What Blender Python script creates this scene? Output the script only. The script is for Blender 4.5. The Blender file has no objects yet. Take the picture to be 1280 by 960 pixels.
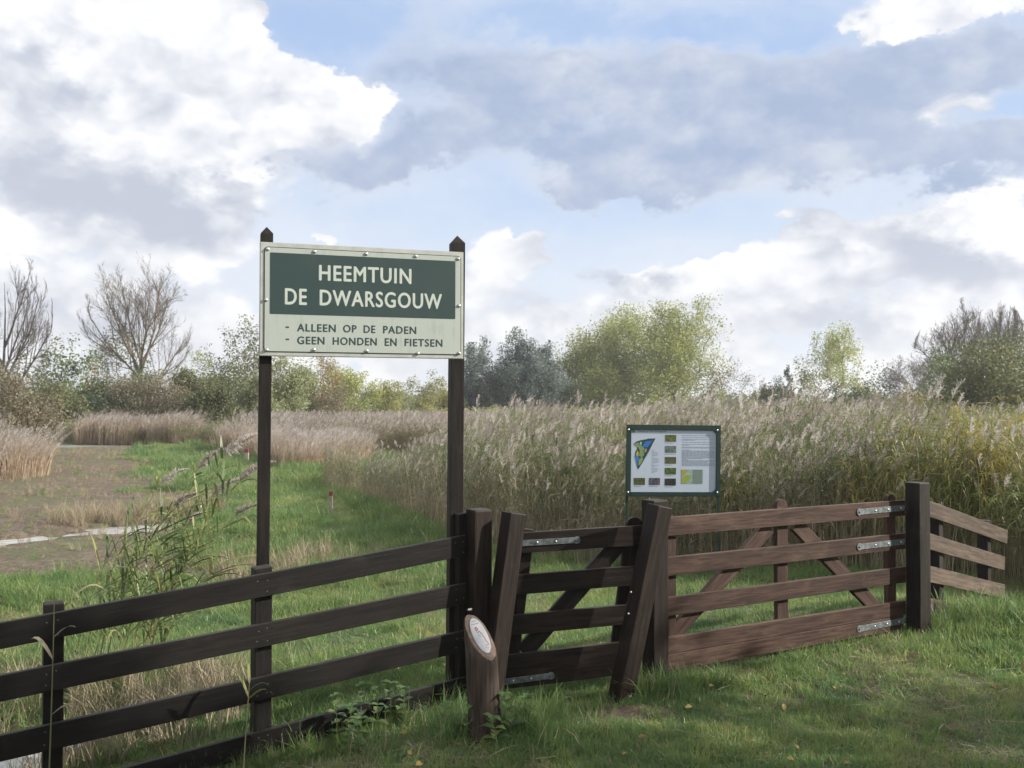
import bpy, bmesh, math, random
import numpy as np
from mathutils import Vector, Matrix

random.seed(7)
RNG = np.random.default_rng(7)
scene = bpy.context.scene
COL = scene.collection

# ------------------------------------------------------------------ camera
FPX, EYE = 1200.0, 1.6
TH = math.atan(25 / 1200)
cam_d = bpy.data.cameras.new('camera')
cam = bpy.data.objects.new('camera', cam_d)
COL.objects.link(cam)
cam.location = (0, 0, EYE)
cam.rotation_euler = (math.pi / 2 + TH, 0, 0)
cam_d.sensor_width = 36
cam_d.lens = 36 * FPX / 1280
cam_d.clip_end = 6000
cam_d.clip_start = 0.05
cam_d.dof.use_dof = True
cam_d.dof.focus_distance = 5.6
cam_d.dof.aperture_fstop = 6.3
scene.camera = cam

# ------------------------------------------------------------------ view
scene.view_settings.view_transform = 'Standard'
scene.view_settings.look = 'None'
scene.view_settings.exposure = 0.95
scene.view_settings.gamma = 1.0
scene.view_settings.use_curve_mapping = False
scene.cycles.use_denoising = True
scene.cycles.max_bounces = 8
scene.cycles.transparent_max_bounces = 6

# ------------------------------------------------------------------ sun
SUN_EL = math.radians(27)
SUN_AZ = math.radians(95)            # clockwise from +Y
sdir = Vector((math.sin(SUN_AZ) * math.cos(SUN_EL), math.cos(SUN_AZ) * math.cos(SUN_EL), math.sin(SUN_EL)))
sun_d = bpy.data.lights.new('sun', 'SUN')
sun_d.energy = 4.4
sun_d.angle = math.radians(0.5)
sun_d.color = (1.0, 0.945, 0.84)
sun = bpy.data.objects.new('sun', sun_d)
COL.objects.link(sun)
sun.rotation_euler = sdir.to_track_quat('Z', 'Y').to_euler()
sun.location = sdir * 60


# ------------------------------------------------------------------ node maths helper
class NV:
    """a node socket with operators"""
    def __init__(self, nt, s):
        self.nt, self.s = nt, s

    def _op(self, op, *others):
        n = self.nt.nodes.new('ShaderNodeMath')
        n.operation = op
        for i, o in enumerate((self,) + others):
            if isinstance(o, NV):
                self.nt.links.new(o.s, n.inputs[i])
            else:
                n.inputs[i].default_value = o
        return NV(self.nt, n.outputs[0])

    def __add__(self, o): return self._op('ADD', o)
    __radd__ = __add__
    def __sub__(self, o): return self._op('SUBTRACT', o)
    def __rsub__(self, o): return (self * -1.0) + o
    def __mul__(self, o): return self._op('MULTIPLY', o)
    __rmul__ = __mul__
    def __truediv__(self, o): return self._op('DIVIDE', o)
    def mx(self, o): return self._op('MAXIMUM', o)
    def mn(self, o): return self._op('MINIMUM', o)
    def sm(self, lo, hi):
        n = self.nt.nodes.new('ShaderNodeMapRange')
        n.interpolation_type = 'SMOOTHSTEP'
        self.nt.links.new(self.s, n.inputs[0])
        n.inputs[1].default_value, n.inputs[2].default_value = lo, hi
        return NV(self.nt, n.outputs[0])


def mixc(nt, fac, a, b):
    n = nt.nodes.new('ShaderNodeMix')
    n.data_type = 'RGBA'
    for sock, v in ((n.inputs[0], fac), (n.inputs[6], a), (n.inputs[7], b)):
        if isinstance(v, NV):
            nt.links.new(v.s, sock)
        elif isinstance(v, bpy.types.NodeSocket):
            nt.links.new(v, sock)
        elif isinstance(v, (tuple, list)):
            sock.default_value = tuple(v) + (1.0,) if len(v) == 3 else v
        else:
            sock.default_value = v
    return n.outputs[2]


def noise(nt, vec, scale, detail=4.0, rough=0.5, dims='3D', w=None, dist=0.0):
    n = nt.nodes.new('ShaderNodeTexNoise')
    n.noise_dimensions = dims
    if vec is not None:
        nt.links.new(vec, n.inputs['Vector'])
    n.inputs['Scale'].default_value = scale
    n.inputs['Detail'].default_value = detail
    n.inputs['Roughness'].default_value = rough
    n.inputs['Distortion'].default_value = dist
    if w is not None:
        nt.links.new(w, n.inputs['W'])
    return NV(nt, n.outputs['Fac'] if 'Fac' in n.outputs else n.outputs[0])


def mixv(nt, vec, fac, amt=0.05):
    """vec displaced by a scalar field (breaks up straight cell borders)"""
    n = nt.nodes.new('ShaderNodeVectorMath')
    n.operation = 'ADD'
    nt.links.new(vec, n.inputs[0])
    c = nt.nodes.new('ShaderNodeCombineXYZ')
    for i, k in enumerate((1.0, -.7, .8)):
        nt.links.new(((fac - 0.5) * (amt * k)).s, c.inputs[i])
    nt.links.new(c.outputs[0], n.inputs[1])
    return n.outputs[0]


# ------------------------------------------------------------------ world: Nishita sky with clouds in fixed directions
def build_world():
    w = bpy.data.worlds.new('World')
    scene.world = w
    w.use_nodes = True
    nt = w.node_tree
    nt.nodes.clear()
    out = nt.nodes.new('ShaderNodeOutputWorld')
    bg = nt.nodes.new('ShaderNodeBackground')
    K = 0.1
    SKY_GAIN = 0.57
    bg.inputs[1].default_value = K
    nt.links.new(bg.outputs[0], out.inputs[0])
    sky = nt.nodes.new('ShaderNodeTexSky')
    sky.sky_type = 'NISHITA'
    sky.sun_disc = False
    sky.sun_elevation = SUN_EL
    sky.sun_rotation = SUN_AZ
    sky.air_density = 1.0
    sky.dust_density = 0.6
    sky.ozone_density = 1.5
    tc = nt.nodes.new('ShaderNodeTexCoord')
    d = tc.outputs['Generated']
    sp = nt.nodes.new('ShaderNodeSeparateXYZ')
    nt.links.new(d, sp.inputs[0])
    X, Y, Z = (NV(nt, sp.outputs[i]) for i in range(3))
    az = X._op('ARCTAN2', Y)
    el = Z.mn(1.0).mx(-1.0)._op('ARCSINE')
    # cloud texture space: flattened sheets near the horizon
    mp = nt.nodes.new('ShaderNodeMapping')
    nt.links.new(d, mp.inputs[0])
    mp.inputs['Scale'].default_value = (1, 1, 1.5)
    v = mp.outputs[0]
    n1 = noise(nt, v, 5.5, 7, 0.56)
    n2 = noise(nt, v, 17.0, 5, 0.58)
    def cells(scale):
        vor = nt.nodes.new('ShaderNodeTexVoronoi')
        vor.feature = 'F1'
        nt.links.new(v, vor.inputs['Vector'])
        vor.inputs['Scale'].default_value = scale
        return 1.0 - NV(nt, vor.outputs['Distance'])
    wob = mixv(nt, v, n2)
    v = wob
    puff = cells(13.0) * 0.55 + cells(31.0) * 0.30 + cells(70.0) * 0.15
    mp2 = nt.nodes.new('ShaderNodeMapping')        # the same field seen a little towards the light
    nt.links.new(d, mp2.inputs[0])
    mp2.inputs['Scale'].default_value = (1, 1, 1.5)
    mp2.inputs['Location'].default_value = (0.012, 0.0, 0.03)
    n1s = noise(nt, mp2.outputs[0], 5.5, 4, 0.5)
    n1b = noise(nt, v, 5.5, 4, 0.5)

    n3 = noise(nt, v, 46.0, 4, 0.6)
    az = az + (n2 - 0.5) * 0.15 + (n3 - 0.5) * 0.025
    el = el + (n1s - 0.5) * 0.10 + (n3 - 0.5) * 0.022 + (n2 - 0.5) * 0.07

    def ang(px, py):
        x, vv = (px - 640) / FPX, (480 - py) / FPX
        y = math.cos(TH) - vv * math.sin(TH)
        z = math.sin(TH) + vv * math.cos(TH)
        L = math.sqrt(x * x + y * y + z * z)
        return math.atan2(x, y), math.asin(z / L)

    def field(blobs):
        tot = None
        for px, py, rx, ry, wt in blobs:
            a0, e0 = ang(px, py)
            q = (az - a0) * (FPX / rx)
            r = (el - e0) * (FPX / ry)
            g = (1.0 - (q * q + r * r) * 0.5).mx(0.0)
            g = g * g * wt
            tot = g if tot is None else tot + g
        return tot

    cumulus = field([
        (120, 110, 190, 120, 1.3), (10, 60, 150, 120, 1.0), (255, 40, 75, 70, 1.2), (290, 95, 75, 90, .9),
        (395, 125, 72, 44, 1.3), (448, 122, 44, 36, 1.0), (150, 225, 220, 70, 1.2), (330, 160, 80, 50, .8), (40, 300, 200, 30, .8), (250, 300, 90, 24, .7),
        (635, 320, 44, 40, 1.2), (610, 360, 70, 40, 1.1), (1012, 285, 40, 36, 1.3), (1085, 305, 85, 40, 1.0),
        (1200, 290, 100, 50, 1.1), (860, 352, 85, 26, 1.1), (400, 297, 22, 12, 1.2), (740, 352, 80, 24, .8), (960, 350, 90, 40, 1.0),
        (1190, 2, 130, 30, 1.4), (1132, 160, 34, 36, .8), (1215, 130, 60, 38, 1.0), (962, 97, 18, 6, .7), (1275, 190, 40, 24, .7),
        (470, 312, 30, 10, .8), (735, 172, 24, 14, .35), (640, 470, 1000, 70, .9), (1100, 385, 280, 60, .75), (80, 390, 240, 80, .85), (820, 400, 160, 40, .7), (620, 420, 140, 50, .7), (420, 450, 160, 40, .5)])
    dark = field([
        (770, 100, 160, 52, 1.1), (680, 105, 90, 42, .8), (905, 130, 120, 55, 1.1), (800, 205, 110, 56, 1.1), (1010, 165, 130, 44, 1.1),
        (1110, 95, 120, 48, .9), (1240, 75, 110, 36, 1.0), (1150, 195, 120, 42, 1.0), (1235, 215, 70, 44, 1.2), (860, 240, 130, 44, .7), (770, 240, 110, 36, .6), (660, 150, 90, 60, .5),
        (455, 195, 120, 28, 1.1), (550, 180, 80, 32, .9), (610, 145, 70, 40, .6), (540, 80, 80, 80, .7), (350, 208, 60, 18, .6), (640, 110, 90, 60, .6), (790, 235, 130, 40, .7), (950, 205, 160, 30, .6), (1060, 120, 90, 60, .5)])
    clear = field([(425, 22, 90, 40, 1.2), (720, 12, 120, 30, 1.2), (860, 40, 80, 30, 1.0), (665, 265, 100, 44, .9), (830, 290, 120, 40, .9),
                   (490, 255, 120, 34, .9), (228, -4, 26, 12, 1.0), (1010, 50, 50, 24, .4), (520, 300, 80, 24, .5)])
    shade = field([(110, 245, 230, 44, 1.1), (270, 245, 70, 30, .6), (760, 362, 70, 18, .8), (1150, 300, 70, 30, .7), (1080, 345, 90, 18, .6),
                   (50, 130, 40, 60, .45), (910, 385, 160, 40, .4), (840, 425, 220, 34, .5), (1120, 410, 160, 26, .45), (60, 400, 120, 26, .5), (640, 455, 160, 26, .45), (1215, 320, 70, 18, .6), (325, 135, 34, 34, .4), (150, 350, 200, 30, .4)])
    # everywhere else: heavier white cloud than in view, added to lift the fill light
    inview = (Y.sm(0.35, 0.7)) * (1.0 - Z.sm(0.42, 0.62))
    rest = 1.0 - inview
    tex = (n1 - 0.5) * 1.5 + (puff - 0.62) * 0.9 + (n2 - 0.5) * 1.2 + (n3 - 0.5) * 0.4
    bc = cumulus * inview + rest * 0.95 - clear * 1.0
    fc = bc + tex
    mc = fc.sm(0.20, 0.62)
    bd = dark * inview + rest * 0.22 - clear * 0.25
    fd = bd * 1.05 + (n1b - 0.5) * 1.5 + (n2 - 0.5) * 0.40
    md = fd.sm(-0.08, 1.0)
    low = 1.0 - Z.sm(0.02, 0.34)
    veil = (n1 - 0.5) * 1.2 + 0.35 + low * 0.45 - clear * 0.2
    mv = veil.sm(0.05, 0.9) * 0.85

    def C(r, g, b):
        return (r * SKY_GAIN / K, g * SKY_GAIN / K, b * SKY_GAIN / K)
    base = mixc(nt, 0.85, sky.outputs[0], C(.42, .56, .82))
    base = mixc(nt, low * 0.9, base, C(.69, .785, .90))
    base = mixc(nt, mv, base, C(.76, .80, .88))
    lit = (n1s - n1b) * -3.6 + (puff - 0.62) * 0.9 + (n2 - 0.5) * 0.8 + 0.54 - shade * 0.70 + (mc - 0.5) * 0.1
    ccol = mixc(nt, lit.sm(-0.35, 1.05), C(.52, .56, .66), C(1.06, 1.06, 1.06))
    low2 = 1.0 - Z.sm(0.02, 0.17)
    ccol = mixc(nt, low2 * 0.4, ccol, C(.80, .815, .85))
    dcol = mixc(nt, (fd.mn(0.9) * 0.4 + (n1b - n1s) * 1.5 + (n2 - 0.5) * 0.9 + (n3 - 0.5) * 0.15 + 0.16).sm(-0.05, 0.8), C(.70, .735, .81), C(.37, .455, .63))
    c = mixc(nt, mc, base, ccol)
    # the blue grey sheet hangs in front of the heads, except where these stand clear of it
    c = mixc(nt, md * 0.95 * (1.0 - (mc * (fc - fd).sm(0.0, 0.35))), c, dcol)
    # below the horizon: plain ground tone
    c = mixc(nt, 1.0 - Z.sm(-0.06, 0.0), c, (1.2, 1.3, .9))
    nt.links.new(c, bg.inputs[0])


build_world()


# ------------------------------------------------------------------ pixel/world helpers (layout was measured on the photograph)
def P(px, py, D):
    x, v = (px - 640) / FPX, (480 - py) / FPX
    y = math.cos(TH) - v * math.sin(TH)
    z = math.sin(TH) + v * math.cos(TH)
    k = D / y
    return Vector((x * k, D, EYE + z * k))


def sstep(t, a=0.0, b=1.0):
    t = np.clip((np.asarray(t, float) - a) / (b - a), 0, 1)
    return t * t * (3 - 2 * t)


_lat = np.random.default_rng(3).random((256, 256))


def vnoise(x, y):
    x, y = np.asarray(x, float), np.asarray(y, float)
    xi, yi = np.floor(x).astype(int), np.floor(y).astype(int)
    fx, fy = x - xi, y - yi
    fx, fy = fx * fx * (3 - 2 * fx), fy * fy * (3 - 2 * fy)
    g = lambda i, j: _lat[i & 255, j & 255]
    return (g(xi, yi) * (1 - fx) + g(xi + 1, yi) * fx) * (1 - fy) + (g(xi, yi + 1) * (1 - fx) + g(xi + 1, yi + 1) * fx) * fy


def fbm(x, y, o=4):
    t, a, s = 0, .5, 1
    for i in range(o):
        t = t + a * vnoise(x * s + 17 * i, y * s + 31 * i)
        a, s = a * .5, s * 2.03
    return t / (1 - .5 ** o)


# ------------------------------------------------------------------ the lie of the land
FA = np.array((-2.047, 4.37))                      # left fence line: origin, direction, normal away from the camera
FD = np.array((.870, .493)) / np.hypot(.870, .493)
FN = np.array((-FD[1], FD[0]))
WATER = -0.53


def seg_dist(x, y, pts):
    best = np.full(np.shape(x), 1e9)
    for (x0, y0), (x1, y1) in zip(pts[:-1], pts[1:]):
        dx, dy = x1 - x0, y1 - y0
        t = np.clip(((x - x0) * dx + (y - y0) * dy) / (dx * dx + dy * dy), 0, 1)
        best = np.minimum(best, np.hypot(x - x0 - t * dx, y - y0 - t * dy))
    return best


PUDDLE = [(-12.0, 12.9), (-7.9, 14.7), (-6.9, 15.6), (-6.6, 16.2), (-6.0, 16.9)]
POOL = [(-27, 46), (-22.5, 48), (-19.5, 49)]
DITCH = [(-6.0, 4.6), (-3.6, 5.25), (-2.75, 5.5)]


def mudness(x, y):
    n = (fbm(x * .45, y * .45) - .5) * 3.6 + (fbm(x * 1.7, y * 1.7) - .5) * 2.2
    xb = -3.0 - .41 * (y - 12)
    return sstep((xb - x + n) / 1.6) * sstep((y - 10.9 + n * .35) / 1.3) * (1 - sstep((y - 47) / 6))


def gz(x, y):
    x, y = np.asarray(x, float), np.asarray(y, float)
    q = (x - FA[0]) * FN[0] + (y - FA[1]) * FN[1]
    a = (x - FA[0]) * FD[0] + (y - FA[1]) * FD[1]
    zf = (-.40 * np.exp(-np.maximum(a, 0) / 1.35) + .18 * np.minimum(a, 0)) * (1 - .55 * sstep(-q / .9))
    zf = np.maximum(zf, -.75)
    zf = zf - .03 * sstep((x + .1) / .5) + .06 * np.exp(-((x + .12) ** 2 / .10 + (y - 4.6) ** 2 / .08)) + .03 * np.exp(-((x - .65) ** 2 / .05 + (y - 5.3) ** 2 / .03)) + .10 * np.exp(-((x - 3.75) ** 2 + (y - 6.75) ** 2) / .55)
    zf = zf - .36 * sstep((x - 3.2) / 1.3) * sstep((y - 6.1) / 1.8)
    left = sstep((-x - .2) / 2.6)
    zb = -.10 - .22 * sstep((q - .3) / 4) - .10 * left * sstep((q - .2) / 1.5)
    z = zf + (zb - zf) * sstep((q + .1) / 1.3)
    m = mudness(x, y)
    z = z + (-.475 - z) * m
    w = (fbm(x * 1.3 + 5, y * 1.3) - .5)
    z = z - .20 * (1 - sstep((seg_dist(x, y, PUDDLE) + w * 1.3 + (fbm(x * 4, y * 4) - .5) * .7 - .0) / .75)) * sstep((y - 11) / 1)
    z = z - .2 * (1 - sstep((seg_dist(x, y, POOL) + w * 1.6) / 2.2))
    z = z - .42 * (1 - sstep((seg_dist(x, y, DITCH) + w * .5 - .12) / .85)) * sstep((q - .15) / .5)
    far = sstep((np.hypot(x, y) - 60) / 60)
    z = z * (1 - far) + far * -.35
    z = z + (fbm(x * 2.1, y * 2.1) - .5) * .05 + (fbm(x * .3 + 9, y * .3) - .5) * .10 * sstep((y - 6) / 4)
    return z


def gzf(x, y):
    return float(gz(np.array([x]), np.array([y]))[0])


# ------------------------------------------------------------------ object helpers
def tag(o, label=None, cat=None, group=None, kind=None):
    if label: o['label'] = label
    if cat: o['category'] = cat
    if group: o['group'] = group
    if kind: o['kind'] = kind
    return o


def empty(name, loc, label=None, cat=None, group=None):
    o = bpy.data.objects.new(name, None)
    o.empty_display_size = .1
    o.location = loc
    COL.objects.link(o)
    return tag(o, label, cat, group)


def link(name, me, parent=None, world=None, mat=None):
    """world: matrix of the object in world space; the parents are never rotated or scaled"""
    o = bpy.data.objects.new(name, me)
    COL.objects.link(o)
    if mat is not None and not me.materials:
        for m in (mat if isinstance(mat, (list, tuple)) else [mat]):
            me.materials.append(m)
    world = world or Matrix.Identity(4)
    if parent is not None:
        o.parent = parent
        inv = Matrix.Identity(4)
        chain = parent
        m = Matrix.Identity(4)
        stack = []
        while chain is not None:
            stack.append(chain)
            chain = chain.parent
        for c in reversed(stack):
            m = m @ c.matrix_basis
        world = m.inverted() @ world
    o.matrix_basis = world
    return o


def np_mesh(name, V, F, tint=None, mats=None, fmat=None, smooth=False):
    V, F = np.asarray(V, np.float32), np.asarray(F, np.int32)
    k = F.shape[1]
    me = bpy.data.meshes.new(name)
    me.vertices.add(len(V))
    me.vertices.foreach_set('co', V.ravel())
    me.loops.add(F.size)
    me.loops.foreach_set('vertex_index', F.ravel())
    me.polygons.add(len(F))
    me.polygons.foreach_set('loop_start', np.arange(0, F.size, k, dtype=np.int32))
    if fmat is not None:
        me.polygons.foreach_set('material_index', np.asarray(fmat, np.int32))
    me.polygons.foreach_set('use_smooth', np.full(len(F), smooth, bool))
    me.update(calc_edges=True)
    if tint is not None:
        at = me.attributes.new('tint', 'FLOAT', 'FACE')
        at.data.foreach_set('value', np.asarray(tint, np.float32))
    for m in (mats or []):
        me.materials.append(m)
    return me


class MB:
    """small mesh builder with material indices"""
    def __init__(self):
        self.v, self.f, self.m = [], [], []

    def add(self, vs, fs, mi=0):
        b = len(self.v)
        self.v.extend([tuple(p) for p in vs])
        self.f.extend([tuple(b + i for i in f) for f in fs])
        self.m.extend([mi] * len(fs))

    def ribbon(self, pts, ws, side, mi=0, tip=True):
        vs, fs = [], []
        n = len(pts)
        side = Vector(side)
        for i, (p, w) in enumerate(zip(pts, ws)):
            p = Vector(p)
            if i == n - 1 and tip:
                vs.append(p)
            else:
                vs += [p - side * w / 2, p + side * w / 2]
        for i in range(n - 1):
            if i == n - 2 and tip:
                fs.append((2 * i, 2 * i + 1, 2 * i + 2))
            else:
                fs.append((2 * i, 2 * i + 1, 2 * i + 3, 2 * i + 2))
        self.add(vs, fs, mi)

    def tube(self, pts, rs, k=4, mi=0, cap=False):
        vs, fs = [], []
        pts = [Vector(p) for p in pts]
        for i, (p, r) in enumerate(zip(pts, rs)):
            t = (pts[min(i + 1, len(pts) - 1)] - pts[max(i - 1, 0)]).normalized()
            a = t.orthogonal().normalized() if i == 0 else (a - t * a.dot(t)).normalized()
            b = t.cross(a)
            for j in range(k):
                an = 2 * math.pi * j / k
                vs.append(p + (a * math.cos(an) + b * math.sin(an)) * r)
        for i in range(len(pts) - 1):
            for j in range(k):
                fs.append((i * k + j, i * k + (j + 1) % k, (i + 1) * k + (j + 1) % k, (i + 1) * k + j))
        if cap:
            fs.append(tuple(range(k))[::-1])
            fs.append(tuple((len(pts) - 1) * k + j for j in range(k)))
        self.add(vs, fs, mi)

    def mesh(self, name, mats=(), smooth=False):
        me = bpy.data.meshes.new(name)
        me.from_pydata(self.v, [], self.f)
        me.polygons.foreach_set('material_index', np.array(self.m, np.int32))
        me.polygons.foreach_set('use_smooth', np.full(len(self.f), smooth, bool))
        me.update()
        for m in mats:
            me.materials.append(m)
        return me


# ------------------------------------------------------------------ materials
def new_mat(name):
    m = bpy.data.materials.new(name)
    m.use_nodes = True
    nt = m.node_tree
    b = nt.nodes['Principled BSDF']
    return m, nt, b


def plain(name, col, rough=.6, metal=0.0, var=.12, scale=30.0, bump=0.0):
    m, nt, b = new_mat(name)
    tc = nt.nodes.new('ShaderNodeTexCoord')
    n = noise(nt, tc.outputs['Object'], scale, 5, .6)
    lo = tuple(c * (1 - var) for c in col)
    hi = tuple(min(c * (1 + var), 1) for c in col)
    nt.links.new(mixc(nt, n.sm(.3, .7), lo, hi), b.inputs['Base Color'])
    b.inputs['Roughness'].default_value = rough
    b.inputs['Metallic'].default_value = metal
    if bump:
        bp = nt.nodes.new('ShaderNodeBump')
        bp.inputs['Strength'].default_value = bump
        bp.inputs['Distance'].default_value = .004
        nt.links.new(n.s, bp.inputs['Height'])
        nt.links.new(bp.outputs[0], b.inputs['Normal'])
    return m


def wood(name, dark, light, rough=.6, blotch=None, bump=.45):
    """stained board, grain along local X"""
    m, nt, b = new_mat(name)
    tc = nt.nodes.new('ShaderNodeTexCoord')
    oi = nt.nodes.new('ShaderNodeObjectInfo')
    wv = NV(nt, oi.outputs['Random']) * 40.0
    mp = nt.nodes.new('ShaderNodeMapping')
    mp.inputs['Scale'].default_value = (1.6, 26, 26)
    nt.links.new(tc.outputs['Object'], mp.inputs[0])
    g = noise(nt, mp.outputs[0], 2.2, 7, .62, '4D', wv.s, .6)
    mp2 = nt.nodes.new('ShaderNodeMapping')
    mp2.inputs['Scale'].default_value = (2.0, 7, 7)
    nt.links.new(tc.outputs['Object'], mp2.inputs[0])
    g2 = noise(nt, mp2.outputs[0], 1.6, 5, .6, '4D', wv.s, .4)
    c = mixc(nt, g.sm(.34, .7), dark, light)
    if blotch:
        c = mixc(nt, g2.sm(.5, .78) * .75, c, blotch)
    mp3 = nt.nodes.new('ShaderNodeMapping')
    mp3.inputs['Scale'].default_value = (2.4, 9, 9)
    nt.links.new(mixv(nt, tc.outputs['Object'], g2, .03), mp3.inputs[0])
    vo = nt.nodes.new('ShaderNodeTexVoronoi')
    vo.voronoi_dimensions = '4D'
    vo.inputs['Scale'].default_value = 1.0
    nt.links.new(mp3.outputs[0], vo.inputs['Vector'])
    nt.links.new(wv.s, vo.inputs['W'])
    knot = 1.0 - NV(nt, vo.outputs['Distance']).sm(.07, .17)
    c = mixc(nt, knot * .8, c, tuple(k * .45 for k in dark))
    mp4 = nt.nodes.new('ShaderNodeMapping')
    mp4.inputs['Scale'].default_value = (1.1, 60, 60)
    nt.links.new(tc.outputs['Object'], mp4.inputs[0])
    crack = noise(nt, mp4.outputs[0], 3.0, 3, .6, '4D', wv.s)
    c = mixc(nt, crack.sm(.60, .68) * .75, c, tuple(k * .4 for k in dark))
    wear = noise(nt, tc.outputs['Object'], 5.0, 6, .65, '4D', wv.s)
    c = mixc(nt, wear.sm(.56, .72) * .6, c, tuple(min(k * 1.5 + .006, 1) for k in light))
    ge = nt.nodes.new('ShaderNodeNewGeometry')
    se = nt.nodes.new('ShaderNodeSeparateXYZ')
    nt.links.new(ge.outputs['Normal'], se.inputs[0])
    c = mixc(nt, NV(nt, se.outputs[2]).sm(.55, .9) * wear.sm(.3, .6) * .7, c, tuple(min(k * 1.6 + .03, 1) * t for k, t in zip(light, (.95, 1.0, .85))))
    hsv = nt.nodes.new('ShaderNodeHueSaturation')
    nt.links.new(c, hsv.inputs['Color'])
    val = NV(nt, oi.outputs['Random']) * .34 + .83
    nt.links.new(val.s, hsv.inputs['Value'])
    nt.links.new(hsv.outputs[0], b.inputs['Base Color'])
    r = g * .3 + (rough - .15)
    nt.links.new(r.s, b.inputs['Roughness'])
    bp = nt.nodes.new('ShaderNodeBump')
    bp.inputs['Strength'].default_value = bump
    bp.inputs['Distance'].default_value = .003
    h = g + g2 * .5 - crack.sm(.60, .68) * .8 - knot * .3
    nt.links.new(h.s, bp.inputs['Height'])
    nt.links.new(bp.outputs[0], b.inputs['Normal'])
    b.inputs['Specular IOR Level'].default_value = .22
    return m


def leaf_mat(name, cols, trans=.45, use='tint', rough=.55, patch=None):
    """cols: list of (pos, rgb). tint comes from a face attribute or from the random number of the instance"""
    m, nt, b = new_mat(name)
    if use == 'tint':
        at = nt.nodes.new('ShaderNodeAttribute')
        at.attribute_name = 'tint'
        t = NV(nt, at.outputs['Fac'])
    else:
        oi = nt.nodes.new('ShaderNodeObjectInfo')
        t = NV(nt, oi.outputs['Random'])
        if patch:
            pn = noise(nt, oi.outputs['Location'], patch, 3, .55)
            t = t * .55 + (pn - .5) * 1.5 + .22
    cr = nt.nodes.new('ShaderNodeValToRGB')
    nt.links.new(t.s, cr.inputs[0])
    e = cr.color_ramp.elements
    while len(e) > 1:
        e.remove(e[-1])
    for i, (p, c) in enumerate(cols):
        x = e[0] if i == 0 else e.new(p)
        x.position = p
        x.color = tuple(c) + (1,)
    nt.links.new(cr.outputs[0], b.inputs['Base Color'])
    b.inputs['Roughness'].default_value = rough
    b.inputs['Specular IOR Level'].default_value = .5
    tr = nt.nodes.new('ShaderNodeBsdfTranslucent')
    nt.links.new(cr.outputs[0], tr.inputs[0])
    mx = nt.nodes.new('ShaderNodeMixShader')
    mx.inputs[0].default_value = trans
    nt.links.new(b.outputs[0], mx.inputs[1])
    nt.links.new(tr.outputs[0], mx.inputs[2])
    nt.links.new(mx.outputs[0], nt.nodes['Material Output'].inputs[0])
    return m


M = {}
M['fence'] = wood('black stained timber', (.0045, .0036, .0032), (.0115, .0090, .0078), .6, (.015, .012, .010))
M['gate_dark'] = wood('dark brown stained timber', (.006, .0038, .003), (.022, .0135, .010), .6, (.014, .010, .008))
M['gate'] = wood('brown stained timber', (.021, .0105, .0075), (.066, .037, .027), .65, (.105, .068, .051))
M['fence_pale'] = wood('weathered brown timber', (.048, .035, .027), (.125, .092, .072), .7, (.085, .066, .053))
M['post_dark'] = wood('dark tarred post', (.007, .0055, .005), (.022, .017, .0145), .6, (.045, .034, .028))
M['log'] = wood('round log', (.022, .016, .0125), (.070, .051, .040), .75, (.13, .10, .08), .9)
M['log_cut'] = wood('sawn log face', (.15, .105, .08), (.27, .2, .16), .8, (.1, .08, .05))
M['galv'] = plain('galvanised steel', (.12, .135, .14), .55, .4, .45, 40)
M['bolt'] = plain('bolt steel', (.55, .56, .57), .3, .85, .1)
M['screw'] = plain('screw head', (.16, .16, .155), .5, .5, .2)
M['sign_frame'] = plain('sign aluminium', (.40, .41, .38), .5, .25, .1, 14)
def weathered(name, col, grime, rough):
    """painted sheet with faint vertical run marks and blotches of algae"""
    m, nt, b = new_mat(name)
    tc = nt.nodes.new('ShaderNodeTexCoord')
    mp = nt.nodes.new('ShaderNodeMapping')
    mp.inputs['Scale'].default_value = (38, 2.2, 1)
    nt.links.new(tc.outputs['Object'], mp.inputs[0])
    st = noise(nt, mp.outputs[0], 1.0, 5, .6)
    bl = noise(nt, tc.outputs['Object'], 4.5, 6, .65)
    sp = noise(nt, tc.outputs['Object'], 90, 3, .6)
    c = mixc(nt, (st * bl).sm(.24, .42) * .35, col, grime)
    c = mixc(nt, sp.sm(.68, .76) * .5, c, tuple(k * .5 for k in grime))
    nt.links.new(c, b.inputs['Base Color'])
    nt.links.new((bl * .25 + (rough - .1)).s, b.inputs['Roughness'])
    return m


M['sign_cream'] = weathered('sign cream enamel', (.355, .388, .358), (.19, .23, .17), .5)
M['sign_green'] = weathered('sign green print', (.021, .043, .042), (.038, .06, .054), .42)
M['sign_letter'] = plain('sign cream letters', (.44, .475, .43), .45, 0, .04)
M['sign_line'] = plain('sign dark outline', (.03, .035, .035), .5)
M['board_green'] = plain('info board green lacquer', (.012, .030, .026), .35, 0, .15)
M['red_paint'] = plain('red paint', (.18, .04, .036), .7, 0, .3, 60)
M['stake'] = wood('grey stake', (.20, .18, .15), (.42, .38, .33), .8)


def flat(name, c, rough=.5):
    return plain(name, c, rough, 0, .06, 40)


# ------------------------------------------------------------------ timber builder
def frame_mat(p0, p1, up):
    p0, p1, up = Vector(p0), Vector(p1), Vector(up)
    x = (p1 - p0).normalized()
    u = (up - x * up.dot(x)).normalized()
    n = x.cross(u)
    c = (p0 + p1) / 2
    m = Matrix((x, u, n)).transposed().to_4x4()
    m.translation = c
    return m, (p1 - p0).length


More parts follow.
